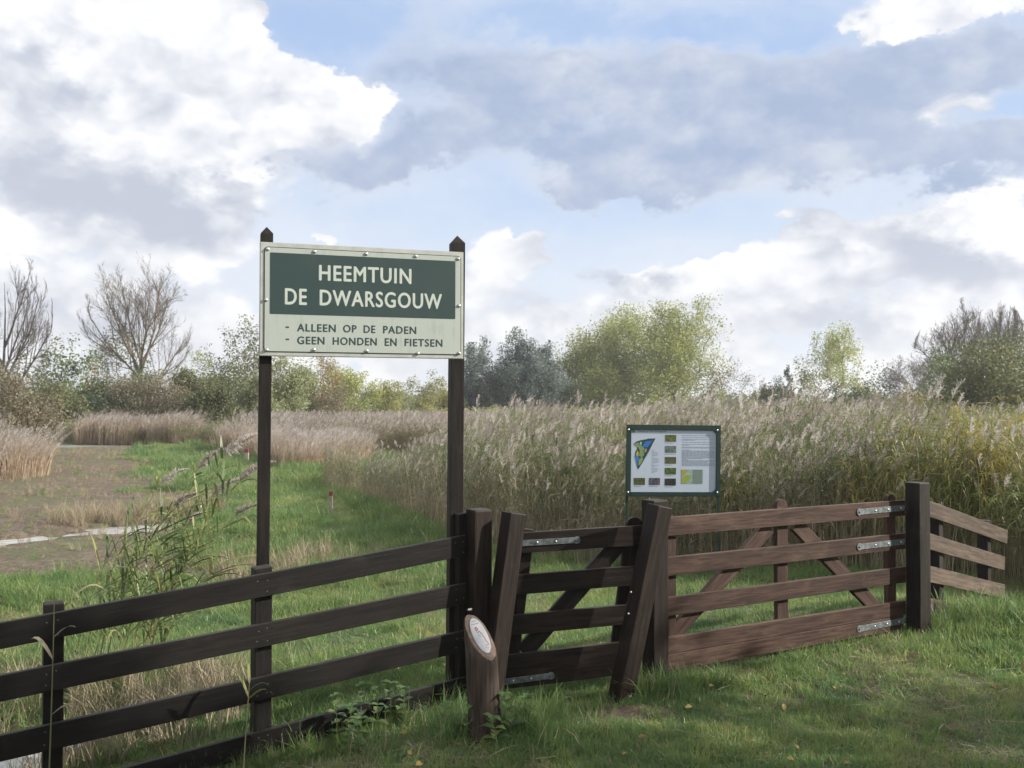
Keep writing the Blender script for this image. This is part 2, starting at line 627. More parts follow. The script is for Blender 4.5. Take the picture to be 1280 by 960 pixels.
def timber(name, p0, p1, h, t, up, mat, parent=None, bevel=.004, shear=(0, 0), top=None, warp=0.0, segs=1, taper=1.0):
    """a sawn length from p0 to p1: h along 'up', t across; the ends may be sheared (dx per unit of u);
    top: shape of the p1 end: 'pyramid', 'slope', 'chamfer', 'round'"""
    Mx, L = frame_mat(p0, p1, up)
    bm = bmesh.new()
    rings = []
    n = max(segs, 1)
    ph = random.random() * 6
    for i in range(n + 1):
        s = i / n
        ring = []
        k = 1 + (taper - 1) * s
        for (uu, nn) in ((-1, -1), (1, -1), (1, 1), (-1, 1)):
            sh = shear[0] * (1 - s) + shear[1] * s
            wy = warp * math.sin(s * 5 + ph)
            ring.append(bm.verts.new((-L / 2 + L * s + sh * uu * h / 2, uu * h / 2 * k + wy, nn * t / 2 * k)))
        rings.append(ring)
    for a, b in zip(rings[:-1], rings[1:]):
        for j in range(4):
            bm.faces.new((a[j], a[(j + 1) % 4], b[(j + 1) % 4], b[j]))
    bm.faces.new(rings[0][::-1])
    e = rings[-1]
    if top == 'pyramid':
        a = bm.verts.new((L / 2 + h * .62, 0, 0))
        for j in range(4):
            bm.faces.new((e[j], e[(j + 1) % 4], a))
    else:
        bm.faces.new(e)
    bmesh.ops.recalc_face_normals(bm, faces=bm.faces)
    if top == 'slope':                               # rain slope falling to -u
        for v in (e[0], e[3]):
            v.co.x -= h * .10
    if bevel:
        sharp = [ed for ed in bm.edges if len(ed.link_faces) == 2 and ed.calc_face_angle(0) > .5]
        bmesh.ops.bevel(bm, geom=sharp, offset=bevel if top != 'chamfer' else bevel, segments=2, profile=.6, affect='EDGES')
    me = bpy.data.meshes.new(name)
    bm.to_mesh(me)
    bm.free()
    o = link(name, me, parent, Mx, mat)
    return o


def disc_head(name, c, nrm, r, depth, mat, parent, k=10, dome=False):
    bm = bmesh.new()
    if dome:
        bmesh.ops.create_uvsphere(bm, u_segments=12, v_segments=8, radius=r)
        for v in bm.verts:
            v.co.z = max(v.co.z, 0) * depth / r
    else:
        bmesh.ops.create_cone(bm, cap_ends=True, segments=k, radius1=r, radius2=r * .85, depth=depth)
    me = bpy.data.meshes.new(name)
    bm.to_mesh(me)
    bm.free()
    for p in me.polygons:
        p.use_smooth = dome
    q = Vector(nrm).to_track_quat('Z', 'Y').to_matrix().to_4x4()
    q.translation = Vector(c)
    return link(name, me, parent, q, mat)


def strap(name, p0, p1, nrm, h, parent, bolts=(.08, .4, .7), up=(0, 0, 1)):
    """galvanised hinge strap with a rounded free end at p0"""
    p0, p1, nrm = Vector(p0), Vector(p1), Vector(nrm).normalized()
    x = (p1 - p0).normalized()
    u = nrm.cross(x).normalized()
    L = (p1 - p0).length
    pts = []
    R = h * .62
    for i in range(13):
        a = math.pi / 2 + (math.pi * 2 * .80) * (i / 12) - .0
        a = math.radians(52) + math.radians(256) * i / 12
        pts.append((R * math.cos(a), R * math.sin(a)))
    pts += [(L, -h / 2), (L, h / 2)]
    bm = bmesh.new()
    vs = [bm.verts.new((a, b, 0)) for a, b in pts]
    fa = bm.faces.new(vs)
    ex = bmesh.ops.extrude_face_region(bm, geom=[fa])
    for v in ex['geom']:
        if isinstance(v, bmesh.types.BMVert):
            v.co.z += .006
    bmesh.ops.recalc_face_normals(bm, faces=bm.faces)
    bmesh.ops.bevel(bm, geom=[e for e in bm.edges if e.calc_face_angle(0) > .8], offset=.0012, segments=1, affect='EDGES')
    me = bpy.data.meshes.new(name)
    bm.to_mesh(me)
    bm.free()
    m = Matrix((x, u, nrm)).transposed().to_4x4()
    m.translation = p0
    o = link(name, me, parent, m, M['galv'])
    for s in bolts:
        s = max(s, 0)
        disc_head('bolt', p0 + x * (L * s) + nrm * .006, nrm, h * .2, h * .16, M['bolt' if s > .05 else 'screw'], o, dome=True)
    return o


UP = Vector((0, 0, 1))


def root_at(name, x, y, label, cat, group=None):
    return empty(name, (x, y, gzf(x, y)), label, cat, group)


# ------------------------------------------------------------------ ground and water
def ground_material():
    m, nt, b = new_mat('ground')
    at = nt.nodes.new('ShaderNodeAttribute')
    at.attribute_name = 'mud'
    mud = NV(nt, at.outputs['Fac'])
    tc = nt.nodes.new('ShaderNodeTexCoord')
    o = tc.outputs['Object']
    nb = noise(nt, o, .8, 6, .6)
    nf = noise(nt, o, 14, 8, .65)
    nm = noise(nt, o, 3.0, 6, .6)
    grass = mixc(nt, nb.sm(.35, .65), (.085, .115, .040), (.145, .165, .062))
    grass = mixc(nt, nf.sm(.48, .75) * .6, grass, (.13, .115, .07))
    soil = mixc(nt, nf.sm(.3, .7), (.060, .040, .026), (.185, .135, .092))
    soil = mixc(nt, nm.sm(.52, .64) * .85, soil, (.19, .155, .115))
    soil = mixc(nt, nb.sm(.47, .62) * .75, soil, (.095, .105, .040))
    c = mixc(nt, (mud + (nf - .5) * .6).sm(.3, .7), grass, soil)
    nt.links.new(c, b.inputs['Base Color'])
    wet = (mud * (1.0 - nm)).sm(.3, .8)
    r = .95 - wet * .25
    nt.links.new(r.s, b.inputs['Roughness'])
    bp = nt.nodes.new('ShaderNodeBump')
    bp.inputs['Strength'].default_value = 1.0
    bp.inputs['Distance'].default_value = .09
    nt.links.new((nf + nm * .8).s, bp.inputs['Height'])
    nt.links.new(bp.outputs[0], b.inputs['Normal'])
    return m


def build_ground():
    n = 380
    t = np.linspace(-1, 1, n)
    xs = 5.0 * np.sinh(t * 7.6) / np.sinh(1) / 4.0
    t2 = np.linspace(-1.0, 1, n)
    ys = 9 + 5.0 * np.sinh(t2 * 7.6) / np.sinh(1) / 4.0
    X, Y = np.meshgrid(xs, ys)
    X, Y = X.ravel(), Y.ravel()
    V = np.stack([X, Y, gz(X, Y)], 1)
    i = np.arange(n - 1)
    I, J = np.meshgrid(i, i)
    a = (J * n + I).ravel()
    F = np.stack([a, a + 1, a + n + 1, a + n], 1)
    me = np_mesh('ground', V, F, mats=[ground_material()], smooth=True)
    at = me.attributes.new('mud', 'FLOAT', 'POINT')
    q = (X - FA[0]) * FN[0] + (Y - FA[1]) * FN[1]
    md = mudness(X, Y)
    md = np.maximum(md, 1.0 * np.exp(-((X - .55) ** 2 / .14 + (Y - 5.14) ** 2 / .045)))       # trodden at the small gate
    md = np.maximum(md, .8 * np.exp(-((X - 1.9) ** 2 / .5 + (Y - 5.45) ** 2 / .06)))
    md = np.maximum(md, .8 * (1 - sstep((seg_dist(X, Y, DITCH) - .2) / .9)) * sstep(q / .5))
    at.data.foreach_set('value', md.astype(np.float32))
    o = bpy.data.objects.new('ground', me)
    COL.objects.link(o)
    tag(o, 'grassy ground with a drained muddy flat beyond the fence', kind='structure')


def water_sheet(name, pts, z, label):
    m = bpy.data.materials.get('water')
    if m is None:
        m, nt, b = new_mat('water')
        b.inputs['Base Color'].default_value = (.50, .51, .51, 1)
        b.inputs['Roughness'].default_value = .10
        b.inputs['IOR'].default_value = 1.33
        b.inputs['Specular IOR Level'].default_value = .9
        tc = nt.nodes.new('ShaderNodeTexCoord')
        nn = noise(nt, tc.outputs['Object'], 7, 3, .5)
        bp = nt.nodes.new('ShaderNodeBump')
        bp.inputs['Strength'].default_value = .5
        bp.inputs['Distance'].default_value = .03
        nt.links.new(nn.s, bp.inputs['Height'])
        nt.links.new(bp.outputs[0], b.inputs['Normal'])
    mb = MB()
    mb.add([(x, y, z) for x, y in pts], [tuple(range(len(pts)))])
    o = link(name, mb.mesh(name, [m]))
    tag(o, label, kind='structure')


build_ground()
water_sheet('puddle_water', [(-16, 10.8), (-3.6, 14.6), (-3.2, 19.5), (-16, 17.5)], WATER, 'shallow water lying across the muddy flat')
water_sheet('pool_water', [(-36, 42), (-13, 42), (-13, 54), (-36, 54)], WATER, 'far pool at the edge of the muddy flat')
water_sheet('ditch_water', [(-8, 3.4), (-2.0, 4.95), (-1.6, 5.9), (-2.4, 6.8), (-8, 6.9)], -.50, 'ditch water behind the dark fence')


# ------------------------------------------------------------------ left fence
A, B = Vector((FA[0], FA[1], 0)), Vector((-.247, 5.39, 0))
fd = (B - A).normalized()
fn = Vector((fd.y, -fd.x, 0))                      # towards the camera


def fence_left():
    r = root_at('rail_fence', -1.25, 4.85, 'black stained timber rail fence sloping down to the ditch, left of the small gate', 'fence', 'timber fences')
    LB = (B - A).length
    a_y = (765, 830, 902, 980)
    b_y = (668, 728, 788, 846)
    lines = [(P(78, ya, A.y), P(585, yb, B.y)) for ya, yb in zip(a_y, b_y)]
    for k, (pa, pb) in enumerate(lines):
        pt = lambda t: pa.lerp(pb, t) - fn * .015 - UP * .0575
        cuts = (-.50, 1.0)
        for c0, c1 in zip(cuts[:-1], cuts[1:]):
            timber('rail', pt(c0 + .001), pt(c1 - .001), .115 + random.uniform(-.002, .002), .03, UP, M['fence'], r,
                   warp=.003, segs=10)
    sc = MB()
    specs = [(67, 753, 4.455, .085, None), (327, 707, 4.90, .088, 'slope')]
    for px, py, D, w, tp in specs:
        top = P(px, py, D)
        timber('post', Vector((top.x, top.y, gzf(top.x, top.y) - .35)), top, w, w, fd, M['fence'], r, top=tp, bevel=.006)
    t0 = A.lerp(B, -.44) - fn * .075
    zt = lines[0][0].lerp(lines[0][1], -.44).z + .05
    timber('post', Vector((t0.x, t0.y, gzf(t0.x, t0.y) - .3)), Vector((t0.x, t0.y, zt)), .085, .085, fd, M['fence'], r)
    e = P(577.5, 640, 5.435)
    timber('post', Vector((e.x, e.y, gzf(e.x, e.y) - .3)), e, .078, .08, fd, M['fence'], r, top='slope', bevel=.006)
    # screw heads, two or four at each crossing
    for (pa, pb) in lines:
        for t in (-.022, .441, .975):
            for dx in (-.022, .022):
                for dz in (-.03, -.088):
                    if random.random() < .25: continue
                    p = pa.lerp(pb, t) + fd * (dx + random.uniform(-.006, .006)) + UP * (dz + random.uniform(-.008, .008)) + fn * .0005
                    mb = []
                    for j in range(6):
                        an = j * math.pi / 3
                        mb.append(p + (fd * math.cos(an) + UP * math.sin(an)) * .0030 + fn * .0012)
                    sc.add(mb, [(0, 1, 2, 3, 4, 5)])
    o = link('screw_heads', sc.mesh('screw_heads', [M['screw']]), r)
    o['kind'] = 'stuff'


fence_left()


# ------------------------------------------------------------------ lettering
def text_mesh(body, bold=.0, spacing=1.0, word=1.0):
    cu = bpy.data.curves.new('lettering', 'FONT')
    cu.body = body
    cu.size = 1
    cu.offset = bold
    cu.space_character = spacing
    cu.space_word = word
    cu.resolution_u = 4
    o = bpy.data.objects.new('lettering', cu)
    COL.objects.link(o)
    dg = bpy.context.evaluated_depsgraph_get()
    me = bpy.data.meshes.new_from_object(o.evaluated_get(dg))
    bpy.data.objects.remove(o)
    bpy.data.curves.remove(cu)
    return me


def fit_text(body, x0, x1, y0, y1, z, bold=.0, spacing=1.12):
    """mesh of flat letters filling the box x0..x1, y0..y1 (cap height); weight is added by overlaid, slightly shifted copies"""
    me = text_mesh(body, 0, spacing)
    n = len(me.vertices)
    co = np.zeros(n * 3, np.float32)
    me.vertices.foreach_get('co', co)
    co = co.reshape(-1, 3)
    tris = [tuple(p.vertices) for p in me.polygons]
    V, F = [], []
    for k, (dx, dy) in enumerate(((0, 0), (-bold, 0), (bold, 0), (0, bold * .6), (0, -bold * .6)) if bold else ((0, 0),)):
        c = co.copy()
        c[:, 0] += dx
        c[:, 1] += dy
        c[:, 2] = k * 1e-4
        F += [tuple(i + n * k for i in t) for t in tris]
        V.append(c)
    V = np.concatenate(V)
    lo, hi = V.min(0), V.max(0)
    V[:, 0] = x0 + (V[:, 0] - lo[0]) / (hi[0] - lo[0]) * (x1 - x0)
    V[:, 1] = y0 + (V[:, 1] - lo[1]) / (hi[1] - lo[1]) * (y1 - y0)
    V[:, 2] += z
    out = bpy.data.meshes.new('lettering')
    out.from_pydata(V.tolist(), [], F)
    out.update()
    return out


def rrect(x0, y0, x1, y1, r, k=5):
    pts = []
    for cx, cy, a0 in ((x1 - r, y1 - r, 0), (x0 + r, y1 - r, 90), (x0 + r, y0 + r, 180), (x1 - r, y0 + r, 270)):
        for i in range(k + 1):
            a = math.radians(a0 + 90 * i / k)
            pts.append((cx + r * math.cos(a), cy + r * math.sin(a)))
    return pts


def plate(name, pts, z0, z1, mat, parent, mx, bevel=0.0):
    """flat plate with outline pts in the local XY plane, from z0 to z1"""
    bm = bmesh.new()
    f = bm.faces.new([bm.verts.new((x, y, z0)) for x, y in pts])
    if z1 != z0:
        g = bmesh.ops.extrude_face_region(bm, geom=[f])
        for v in g['geom']:
            if isinstance(v, bmesh.types.BMVert):
                v.co.z = z1
        if bevel:
            bmesh.ops.bevel(bm, geom=[e for e in bm.edges if e.calc_face_angle(0) > .8], offset=bevel, segments=2, affect='EDGES')
    bmesh.ops.recalc_face_normals(bm, faces=bm.faces)
    if z1 == z0 and f.is_valid and f.normal.z < 0:
        f.normal_flip()
    me = bpy.data.meshes.new(name)
    bm.to_mesh(me)
    bm.free()
    return link(name, me, parent, mx, mat)


# ------------------------------------------------------------------ name sign
def name_sign():
    DL, DR = 5.05, 5.40
    BL, BR, TL, TR = P(324, 444, DL), P(578.3, 449.3, DR), P(325.3, 302.8, DL), P(580.5, 314.5, DR)
    u = ((BR - BL) + (TR - TL)).normalized()
    v = ((TL - BL) + (TR - BR))
    v = (v - u * v.dot(u)).normalized()
    n = u.cross(v)                                   # towards the camera
    W = ((BR - BL).length + (TR - TL).length) / 2
    Hh = ((TL - BL).length + (TR - BR).length) / 2
    c = (BL + BR + TL + TR) / 4
    O = c - u * W / 2 - v * Hh / 2
    mx = Matrix((u, v, n)).transposed().to_4x4()
    mx.translation = O
    f0 = P(330, 880, DL + .1)
    r = root_at('name_sign', (P(450, 500, 5.3)).x, 5.3, 'cream and green nature garden name sign on two tall dark posts', 'sign')
    # crop pixels (x 103..1197) to board coordinates
    def bx(cx, cy):
        yt = 140 + (cx - 108) / (1197 - 108) * 50
        yb = 742 + (cx - 103) / (1187 - 103) * 23
        xl = 108 + (cy - 140) / 602 * -5
        xr = 1197 + (cy - 190) / 575 * -10
        s = (cx - xl) / (xr - xl)
        s = s - .045 * s * (1 - s)                   # perspective
        return s * W, (1 - (cy - yt) / (yb - yt)) * Hh
    plate('frame', [(0, 0), (W, 0), (W, Hh), (0, Hh)], -.028, 0, M['sign_frame'], r, mx, .003)
    x0, y0 = bx(124, 722)
    x1, y1 = bx(1183, 212)
    plate('outline', rrect(x0, y0, x1, y1, .022), .0003, .0018, M['sign_line'], r, mx)
    e = .0042
    pn = plate('panel', rrect(x0 + e, y0 + e, x1 - e, y1 - e, .019), .0004, .0048, M['sign_cream'], r, mx, .001)
    gx0, gy0 = bx(158, 521)
    gx1, gy1 = bx(1150, 240)
    gp = plate('green_field', rrect(gx0, gy0, gx1, gy1, .004, 2), .0049, .0060, M['sign_green'], r, mx)
    rows = ((262, 346, 'sign_letter', .0066, gp, .027, (('HEEMTUIN', 416, 910),)),
            (386, 472, 'sign_letter', .0066, gp, .027, (('DE', 236, 352), ('DWARSGOUW', 419, 1073))),
            (573, 614, 'sign_green', .0054, pn, .026, (('ALLEEN', 300, 504), ('OP', 542, 614), ('DE', 651, 714), ('PADEN', 755, 933))),
            (640, 682, 'sign_green', .0054, pn, .026, (('GEEN', 300, 444), ('HONDEN', 487, 721), ('EN', 763, 827), ('FIETSEN', 869, 1073))))
    for cyt, cyb, mat, z, par, bold, words in rows:
        xr, yb = bx(words[0][1], cyb)
        _, yt = bx(words[0][1], cyt)
        for body, c0, c1 in words:
            slope = (c0 - words[0][1]) * .0365
            xa, _ = bx(c0, cyb + slope)
            xb, _ = bx(c1, cyb + slope)
            me = fit_text(body, xa, xb, yb, yt, z, bold=bold)
            link('lettering', me, par, mx, M[mat])['kind'] = 'stuff'
    for cy in (592, 656):
        xa, yc = bx(240, cy)
        xb, _ = bx(258, cy)
        plate('dash', [(xa, yc - .004), (xb, yc - .004), (xb, yc + .004), (xa, yc + .004)], .0049, .0054, M['sign_green'], r, mx)
    for cx, cy in ((147, 180), (394, 192), (669, 203), (935, 214), (1166, 227), (138, 448), (1166, 480), (140, 712), (388, 712), (667, 720), (940, 734), (1163, 734)):
        xx, yy = bx(cx, cy)
        p = mx @ Vector((xx, yy, .0049))
        disc_head('bolt', p, n, .0105, .008, M['bolt'], r, dome=True)
    for top_px, low_px, ty, D, w in ((333.4, 327.5, 292.5, DL + .075, .064), (571.5, 567.5, 304.5, DR + .078, .076)):
        tp, lp = P(top_px, ty, D), P(low_px, 780, D)
        d = (tp - lp).normalized()
        foot = lp - d * (lp.z - gzf(lp.x, lp.y) + .35)
        timber('post', foot, tp, w, w, u, M['post_dark'], r, top='pyramid', bevel=.003)


name_sign()


# ------------------------------------------------------------------ gate posts, each a thing
def gate_post(name, p0, p1, w, d, up, mat, label, group='timber posts of the two gates', top=None, bevel=.006):
    r = root_at(name, p0.x, p0.y, label, 'post', group)
    o = timber('shaft', p0, p1, w, d, up, mat, r, top=top, bevel=bevel)
    return r, o


gd = Vector((1.848, 1.12, 0)).normalized()            # direction of the wide gate
gn = Vector((gd.y, -gd.x, 0))                         # its front normal


def vert_post(px, py, D, w, mat, label, name='gate_post', bev=.008):
    t = P(px, py, D)
    return gate_post(name, Vector((t.x, t.y, gzf(t.x, t.y) - .3)), t, w, w, gd, mat, label, bevel=bev)


rp, sh = vert_post(598.5, 636, 5.40, .112, M['gate_dark'], 'upright dark post between the sloping fence and the small gate', bev=.012)
bl = P(587, 762, 5.30)
disc_head('bolt', bl, Vector((-.7, -.7, 0)), .008, .03, M['screw'], rp, dome=False)
vert_post(818.5, 624.5, 5.64, .112, M['gate_dark'], 'upright post with brown face between the small gate and the wide gate', bev=.008)
vert_post(1146.8, 603, 6.74, .116, M['post_dark'], 'tall square post carrying the hinges of the wide brown gate', bev=.006)
t = P(642.5, 641, 5.40)
b = P(611.5, 880, 5.30)
b = b + (b - t) * .35
rl, _ = gate_post('leaning_post', b, t, .104, .104, gd, M['gate_dark'], 'leaning dark post beside the log bollard, hinged to the small gate')
t = P(825, 632, 5.47)
b = P(776, 872, 5.40)
b = b + (b - t) * .35
rr, sh = gate_post('leaning_post', b, t, .108, .104, gd, M['gate_dark'], 'leaning dark post against the upright post, closing side of the small gate')
for px, py in ((789, 740), (786, 767)):
    p = P(px, py, 5.352)
    disc_head('bolt', p, Vector((-.86, -.5, 0)), .006, .008, M['bolt'], rr, dome=True)


# ------------------------------------------------------------------ small self closing gate
def small_gate():
    r = root_at('small_gate', .38, 5.55, 'small dark brown four rail self closing gate with slanting ends', 'gate', 'timber gates')
    DLf, DRt = 5.47, 5.60
    Dx = lambda px: DLf + (px - 640) / (800 - 640) * (DRt - DLf)
    pL, pR = P(640, 750, DLf), P(800, 750, DRt)
    d = (pR - pL); d.z = 0; d.normalize()
    n = Vector((d.y, -d.x, 0))
    rails = [((648, 666.2), (806, 656), 24.6, 25.5), ((640, 719.3), (793, 706.6), 23.0, 25.2), ((632, 770.4), (786, 754.5), 23.2, 25.2),
             ((624, 820.2), (775, 801.8), 20, 21), ((620, 841.5), (770, 822.5), 20, 21)]
    for (ax, ay), (bx_, by), ha, hb in rails:
        a, b2 = P(ax, ay + ha / 2, Dx(ax)), P(bx_, by + hb / 2, Dx(bx_))
        h = (ha + hb) / 2 * 5.53 / FPX
        timber('rail', a, b2, h, .032, UP, M['gate_dark'], r, bevel=.003, warp=.0008, segs=6, shear=(.16, .2))
    back = n * -.034
    a, b2 = P(640.5, 838, Dx(640)) + back, P(662, 662, Dx(660)) + back
    timber('stile', a, b2, .07, .032, d, M['gate_dark'], r, bevel=.008)
    a, b2 = P(771.5, 838, Dx(771)) + back, P(794.5, 658, Dx(794)) + back
    timber('stile', a, b2, .10, .032, d, M['gate_dark'], r, bevel=.008)
    p = b2
    m, L = frame_mat(a, b2, d)
    bm = bmesh.new()
    bmesh.ops.create_cone(bm, cap_ends=True, segments=20, radius1=.05, radius2=.05, depth=.0318)
    me = bpy.data.meshes.new('stile_head'); bm.to_mesh(me); bm.free()
    mm = m.copy(); mm.translation = b2
    link('stile_head', me, r, mm, M['gate_dark'])
    back2 = n * -.0335
    a, b2 = P(655, 818, Dx(655)) + back2, P(781, 673, Dx(781)) + back2
    timber('brace', a, b2, .10, .03, UP, M['gate_dark'], r, bevel=.003)
    f = n * .0165
    strap('hinge_strap', P(720, 674.5, Dx(720)) + f, P(651, 678.5, Dx(651)) + f, n, .034, r, (0, .38, .72))
    strap('hinge_strap', P(688, 843.5, Dx(688)) + f, P(622, 852, Dx(622)) + f, n, .034, r, (0, .38, .72))


small_gate()


# ------------------------------------------------------------------ wide gate
def wide_gate():
    r = root_at('field_gate', 1.8, 6.16, 'wide brown field gate with two diagonal braces and a double bottom board', 'gate', 'timber gates')
    D0, D1 = 5.64, 6.77
    p0, p1 = P(832, 647, D0), P(1131.5, 625, D1)
    Ht = .895
    sp = .2345
    top0, top1 = p0.z, p1.z
    for k in range(5):
        off = sp * k if k < 4 else sp * 3 + .100
        h = .109 if k < 3 else .097
        a = p0 - UP * (off + h / 2)
        b2 = p1 - UP * (off + h / 2)
        if k == 4:
            b2 = b2 + (a - b2) * .012
        timber('rail', a - gn * .016, b2 - gn * .016, h, .032, UP, M['gate'], r, bevel=.003, warp=.001, segs=8)
    at = lambda s: p0.lerp(p1, s)
    back = -gn * .0335 - gn * .016

    def line(px):                                      # the parameter along the gate where pixel column px meets it
        k = (px - 640) / FPX
        return (k * p0.y - p0.x) / ((p1.x - p0.x) - k * (p1.y - p0.y))
    def stile(px, w, dz, low):
        s = line(px)
        c = at(s) + back
        top = c + UP * dz
        timber('stile', Vector((c.x, c.y, c.z - low)), top, w, .034, gd, M['gate'], r, bevel=.003)
        bm = bmesh.new()
        bmesh.ops.create_cone(bm, cap_ends=True, segments=20, radius1=w / 2, radius2=w / 2, depth=.0338)
        me = bpy.data.meshes.new('stile_head'); bm.to_mesh(me); bm.free()
        m, L = frame_mat(top - UP, top, gd)
        m.translation = top
        link('stile_head', me, r, m, M['gate'])
    stile(982, .095, .012, .80)
    stile(1118, .088, -.002, .88)
    stile(842, .085, -.03, .88)
    z = lambda px, py: (at(line(px)) + back, py)
    def onp(px, py):
        s = line(px)
        c = at(s)
        q = P(px, py, c.y)
        return q + back
    timber('brace', onp(838, 806), onp(968, 659), .098, .033, UP, M['gate'], r, bevel=.003)
    timber('brace', onp(1000, 655), onp(1104, 764), .098, .033, UP, M['gate'], r, bevel=.003)
    f = gn * .004
    for (xa, ya), (xb, yb) in (((1073, 640), (1137, 634)), ((1073, 683.5), (1137, 676)), ((1073, 786), (1134, 774.5))):
        a = at(line(xa)); a = P(xa, ya, a.y) + f
        b2 = at(line(xb)); b2 = P(xb, yb, b2.y) + f
        strap('hinge_strap', a, b2, gn, .040, r, (0, .3, .55, .8))


wide_gate()


# ------------------------------------------------------------------ right fence
def fence_right():
    D0, D1 = 6.86, 8.15
    r = root_at('rail_fence', 3.6, 7.5, 'weathered brown rail fence falling away from the tall post towards the reeds', 'fence', 'timber fences')
    rows = [((1158, 624), (1259.5, 662.5)), ((1158, 665), (1256, 696)), ((1158, 706.5), (1256, 730.5)), ((1158, 746.5), (1250, 766))]
    a0, b0 = P(1158, 624, D0), P(1258, 662, D1)
    d = Vector((b0.x - a0.x, b0.y - a0.y, 0)).normalized()
    n = Vector((d.y, -d.x, 0))
    for (ax, ay), (bx_, by) in rows:
        a, b2 = P(ax, ay, D0), P(bx_, by, D1)
        timber('rail', a - UP * .058 - n * .015, b2 - UP * .058 - n * .015, .114, .03, UP, M['fence_pale'], r, bevel=.003, warp=.0015, segs=6)
    for px, py, D in ((1180.5, 629.5, 7.17), (1240, 650, 7.98)):
        tp = P(px, py, D)
        k = (px - 640) / FPX
        t = (k * a0.y - a0.x) / (d.x - k * d.y)
        c = a0 + d * t - n * .074
        tp = Vector((c.x, c.y, P(px, py, c.y).z))
        timber('post', Vector((tp.x, tp.y, gzf(tp.x, tp.y) - .3)), tp, .085, .085, d, M['post_dark'], r)


fence_right()


# ------------------------------------------------------------------ log bollard with oval plaque
def bollard():
    fx, fy = P(608, 918, 4.62).x, 4.62
    r = root_at('log_bollard', fx, fy, 'round log bollard with slanted sawn top and small white oval plaque', 'bollard')
    base = Vector((fx, fy, gzf(fx, fy) - .06))
    top = P(599, 770, 4.62)
    axis = Vector((top.x - base.x, 0.0, top.z - base.z)).normalized()
    R = .0755
    dirx = Vector((.74, -.67, 0))
    K = 28
    zhi, zlo = .585, .372
    mb = MB()
    rows = 14
    vs = []
    prof = [random.uniform(-.0018, .0018) for _ in range(K)]
    for i in range(rows + 1):
        s = i / rows
        for j in range(K):
            a = 2 * math.pi * j / K
            rr = R * (1.03 - .04 * s) + prof[j] + random.uniform(-.0006, .0006) + (-.006 if i == rows else 0)
            x, y = math.cos(a) * rr, math.sin(a) * rr
            k = (x * dirx.x + y * dirx.y) / R
            zt = (zhi + zlo) / 2 - k * (zhi - zlo) / 2 + .06
            if i == rows: zt += .004
            z = zt * s if i < rows else zt
            if i == rows - 1: z = zt - .008
            vs.append(Vector((x, y, 0)) + axis * z)
    fs = []
    for i in range(rows):
        for j in range(K):
            fs.append((i * K + j, i * K + (j + 1) % K, (i + 1) * K + (j + 1) % K, (i + 1) * K + j))
    mb.add(vs, fs)
    me = mb.mesh('log', [M['log']], True)
    # local X along the log for the grain
    rot = Matrix.Rotation(math.pi / 2, 4, 'Y')
    me.transform(rot)
    mw = Matrix.Translation(base) @ rot.inverted()
    link('log', me, r, mw)
    tp = MB()
    ring = vs[rows * K:]
    cen = sum(ring, Vector()) / K
    tp.add([cen] + ring, [(0, 1 + j, 1 + (j + 1) % K) for j in range(K)])
    link('sawn_face', tp.mesh('sawn_face', [M['log_cut']]), r, Matrix.Translation(base))
    # plaque: oval on the slanted face
    e1 = (ring[0] - cen)
    dn = Vector((dirx.x, dirx.y, 0)) * R - UP * (zhi - zlo) / 2
    lo = dn.normalized()                               # downhill
    nrm = Vector((0, 0, 1))
    sidev = Vector((-dirx.y, dirx.x, 0)).normalized()
    nrm = sidev.cross(lo).normalized()
    if nrm.z < 0: nrm = -nrm
    xv = lo.cross(nrm).normalized() * -1
    yv = -lo
    xv = yv.cross(nrm).normalized()
    mx = Matrix((xv, yv, nrm)).transposed().to_4x4()
    mx.translation = base + cen + nrm * .001 + yv * .006
    a1, b1 = .048, dn.length * .70
    oval = [(a1 * math.cos(t), b1 * math.sin(t)) for t in np.linspace(0, 2 * math.pi, 33)[:-1]]
    pl = plate('plaque', oval, 0, .004, flat('plaque white', (.36, .36, .385), .5), r, mx, .001)
    red, gre, blu = flat('plaque red', (.26, .05, .045)), flat('plaque green', (.20, .34, .30)), flat('plaque ink', (.06, .065, .09))
    b1 = b1

    def stroke(name, pts, w, mat):
        m2 = MB()
        for (x0, y0), (x1, y1) in zip(pts[:-1], pts[1:]):
            dx, dy = x1 - x0, y1 - y0
            l = math.hypot(dx, dy) or 1
            ox, oy = -dy / l * w / 2, dx / l * w / 2
            ex, ey = dx / l * w * .25, dy / l * w * .25
            m2.add([(x0 - ox - ex, y0 - oy - ey, .0045), (x1 - ox + ex, y1 - oy + ey, .0045), (x1 + ox + ex, y1 + oy + ey, .0045), (x0 + ox - ex, y0 + oy - ey, .0045)], [(0, 1, 2, 3)])
        link(name, m2.mesh(name, [mat]), pl, mx)
    # two short rows of lettering, too small in the photograph to be read
    for row, yy, x0, n in ((0, .072, -.016, 6), (1, .058, -.026, 11)):
        m2 = MB()
        for i in range(n):
            x = x0 + i * .0047
            hgt = .006 if i % 4 == 0 else .0042
            m2.add([(x, yy, .0045), (x + .0028, yy, .0045), (x + .0028, yy + hgt, .0045), (x, yy + hgt, .0045)], [(0, 1, 2, 3)])
        o = link('print_row', m2.mesh('print_row', [blu]), pl, mx)
        o['kind'] = 'stuff'
    stroke('figure', [(-.016, .036), (-.008, .044), (.0, .038), (-.004, .028), (-.014, .03), (-.016, .036)], .006, red)
    stroke('figure_neck', [(-.014, .03), (-.013, .02), (-.006, .014)], .003, blu)
    stroke('figure_back', [(-.004, .018), (.004, .02), (.012, .006), (.018, -.012), (.020, -.028), (.024, -.04)], .0045, red)
    stroke('figure_belly', [(-.012, .008), (-.006, -.004), (.002, -.006)], .008, gre)
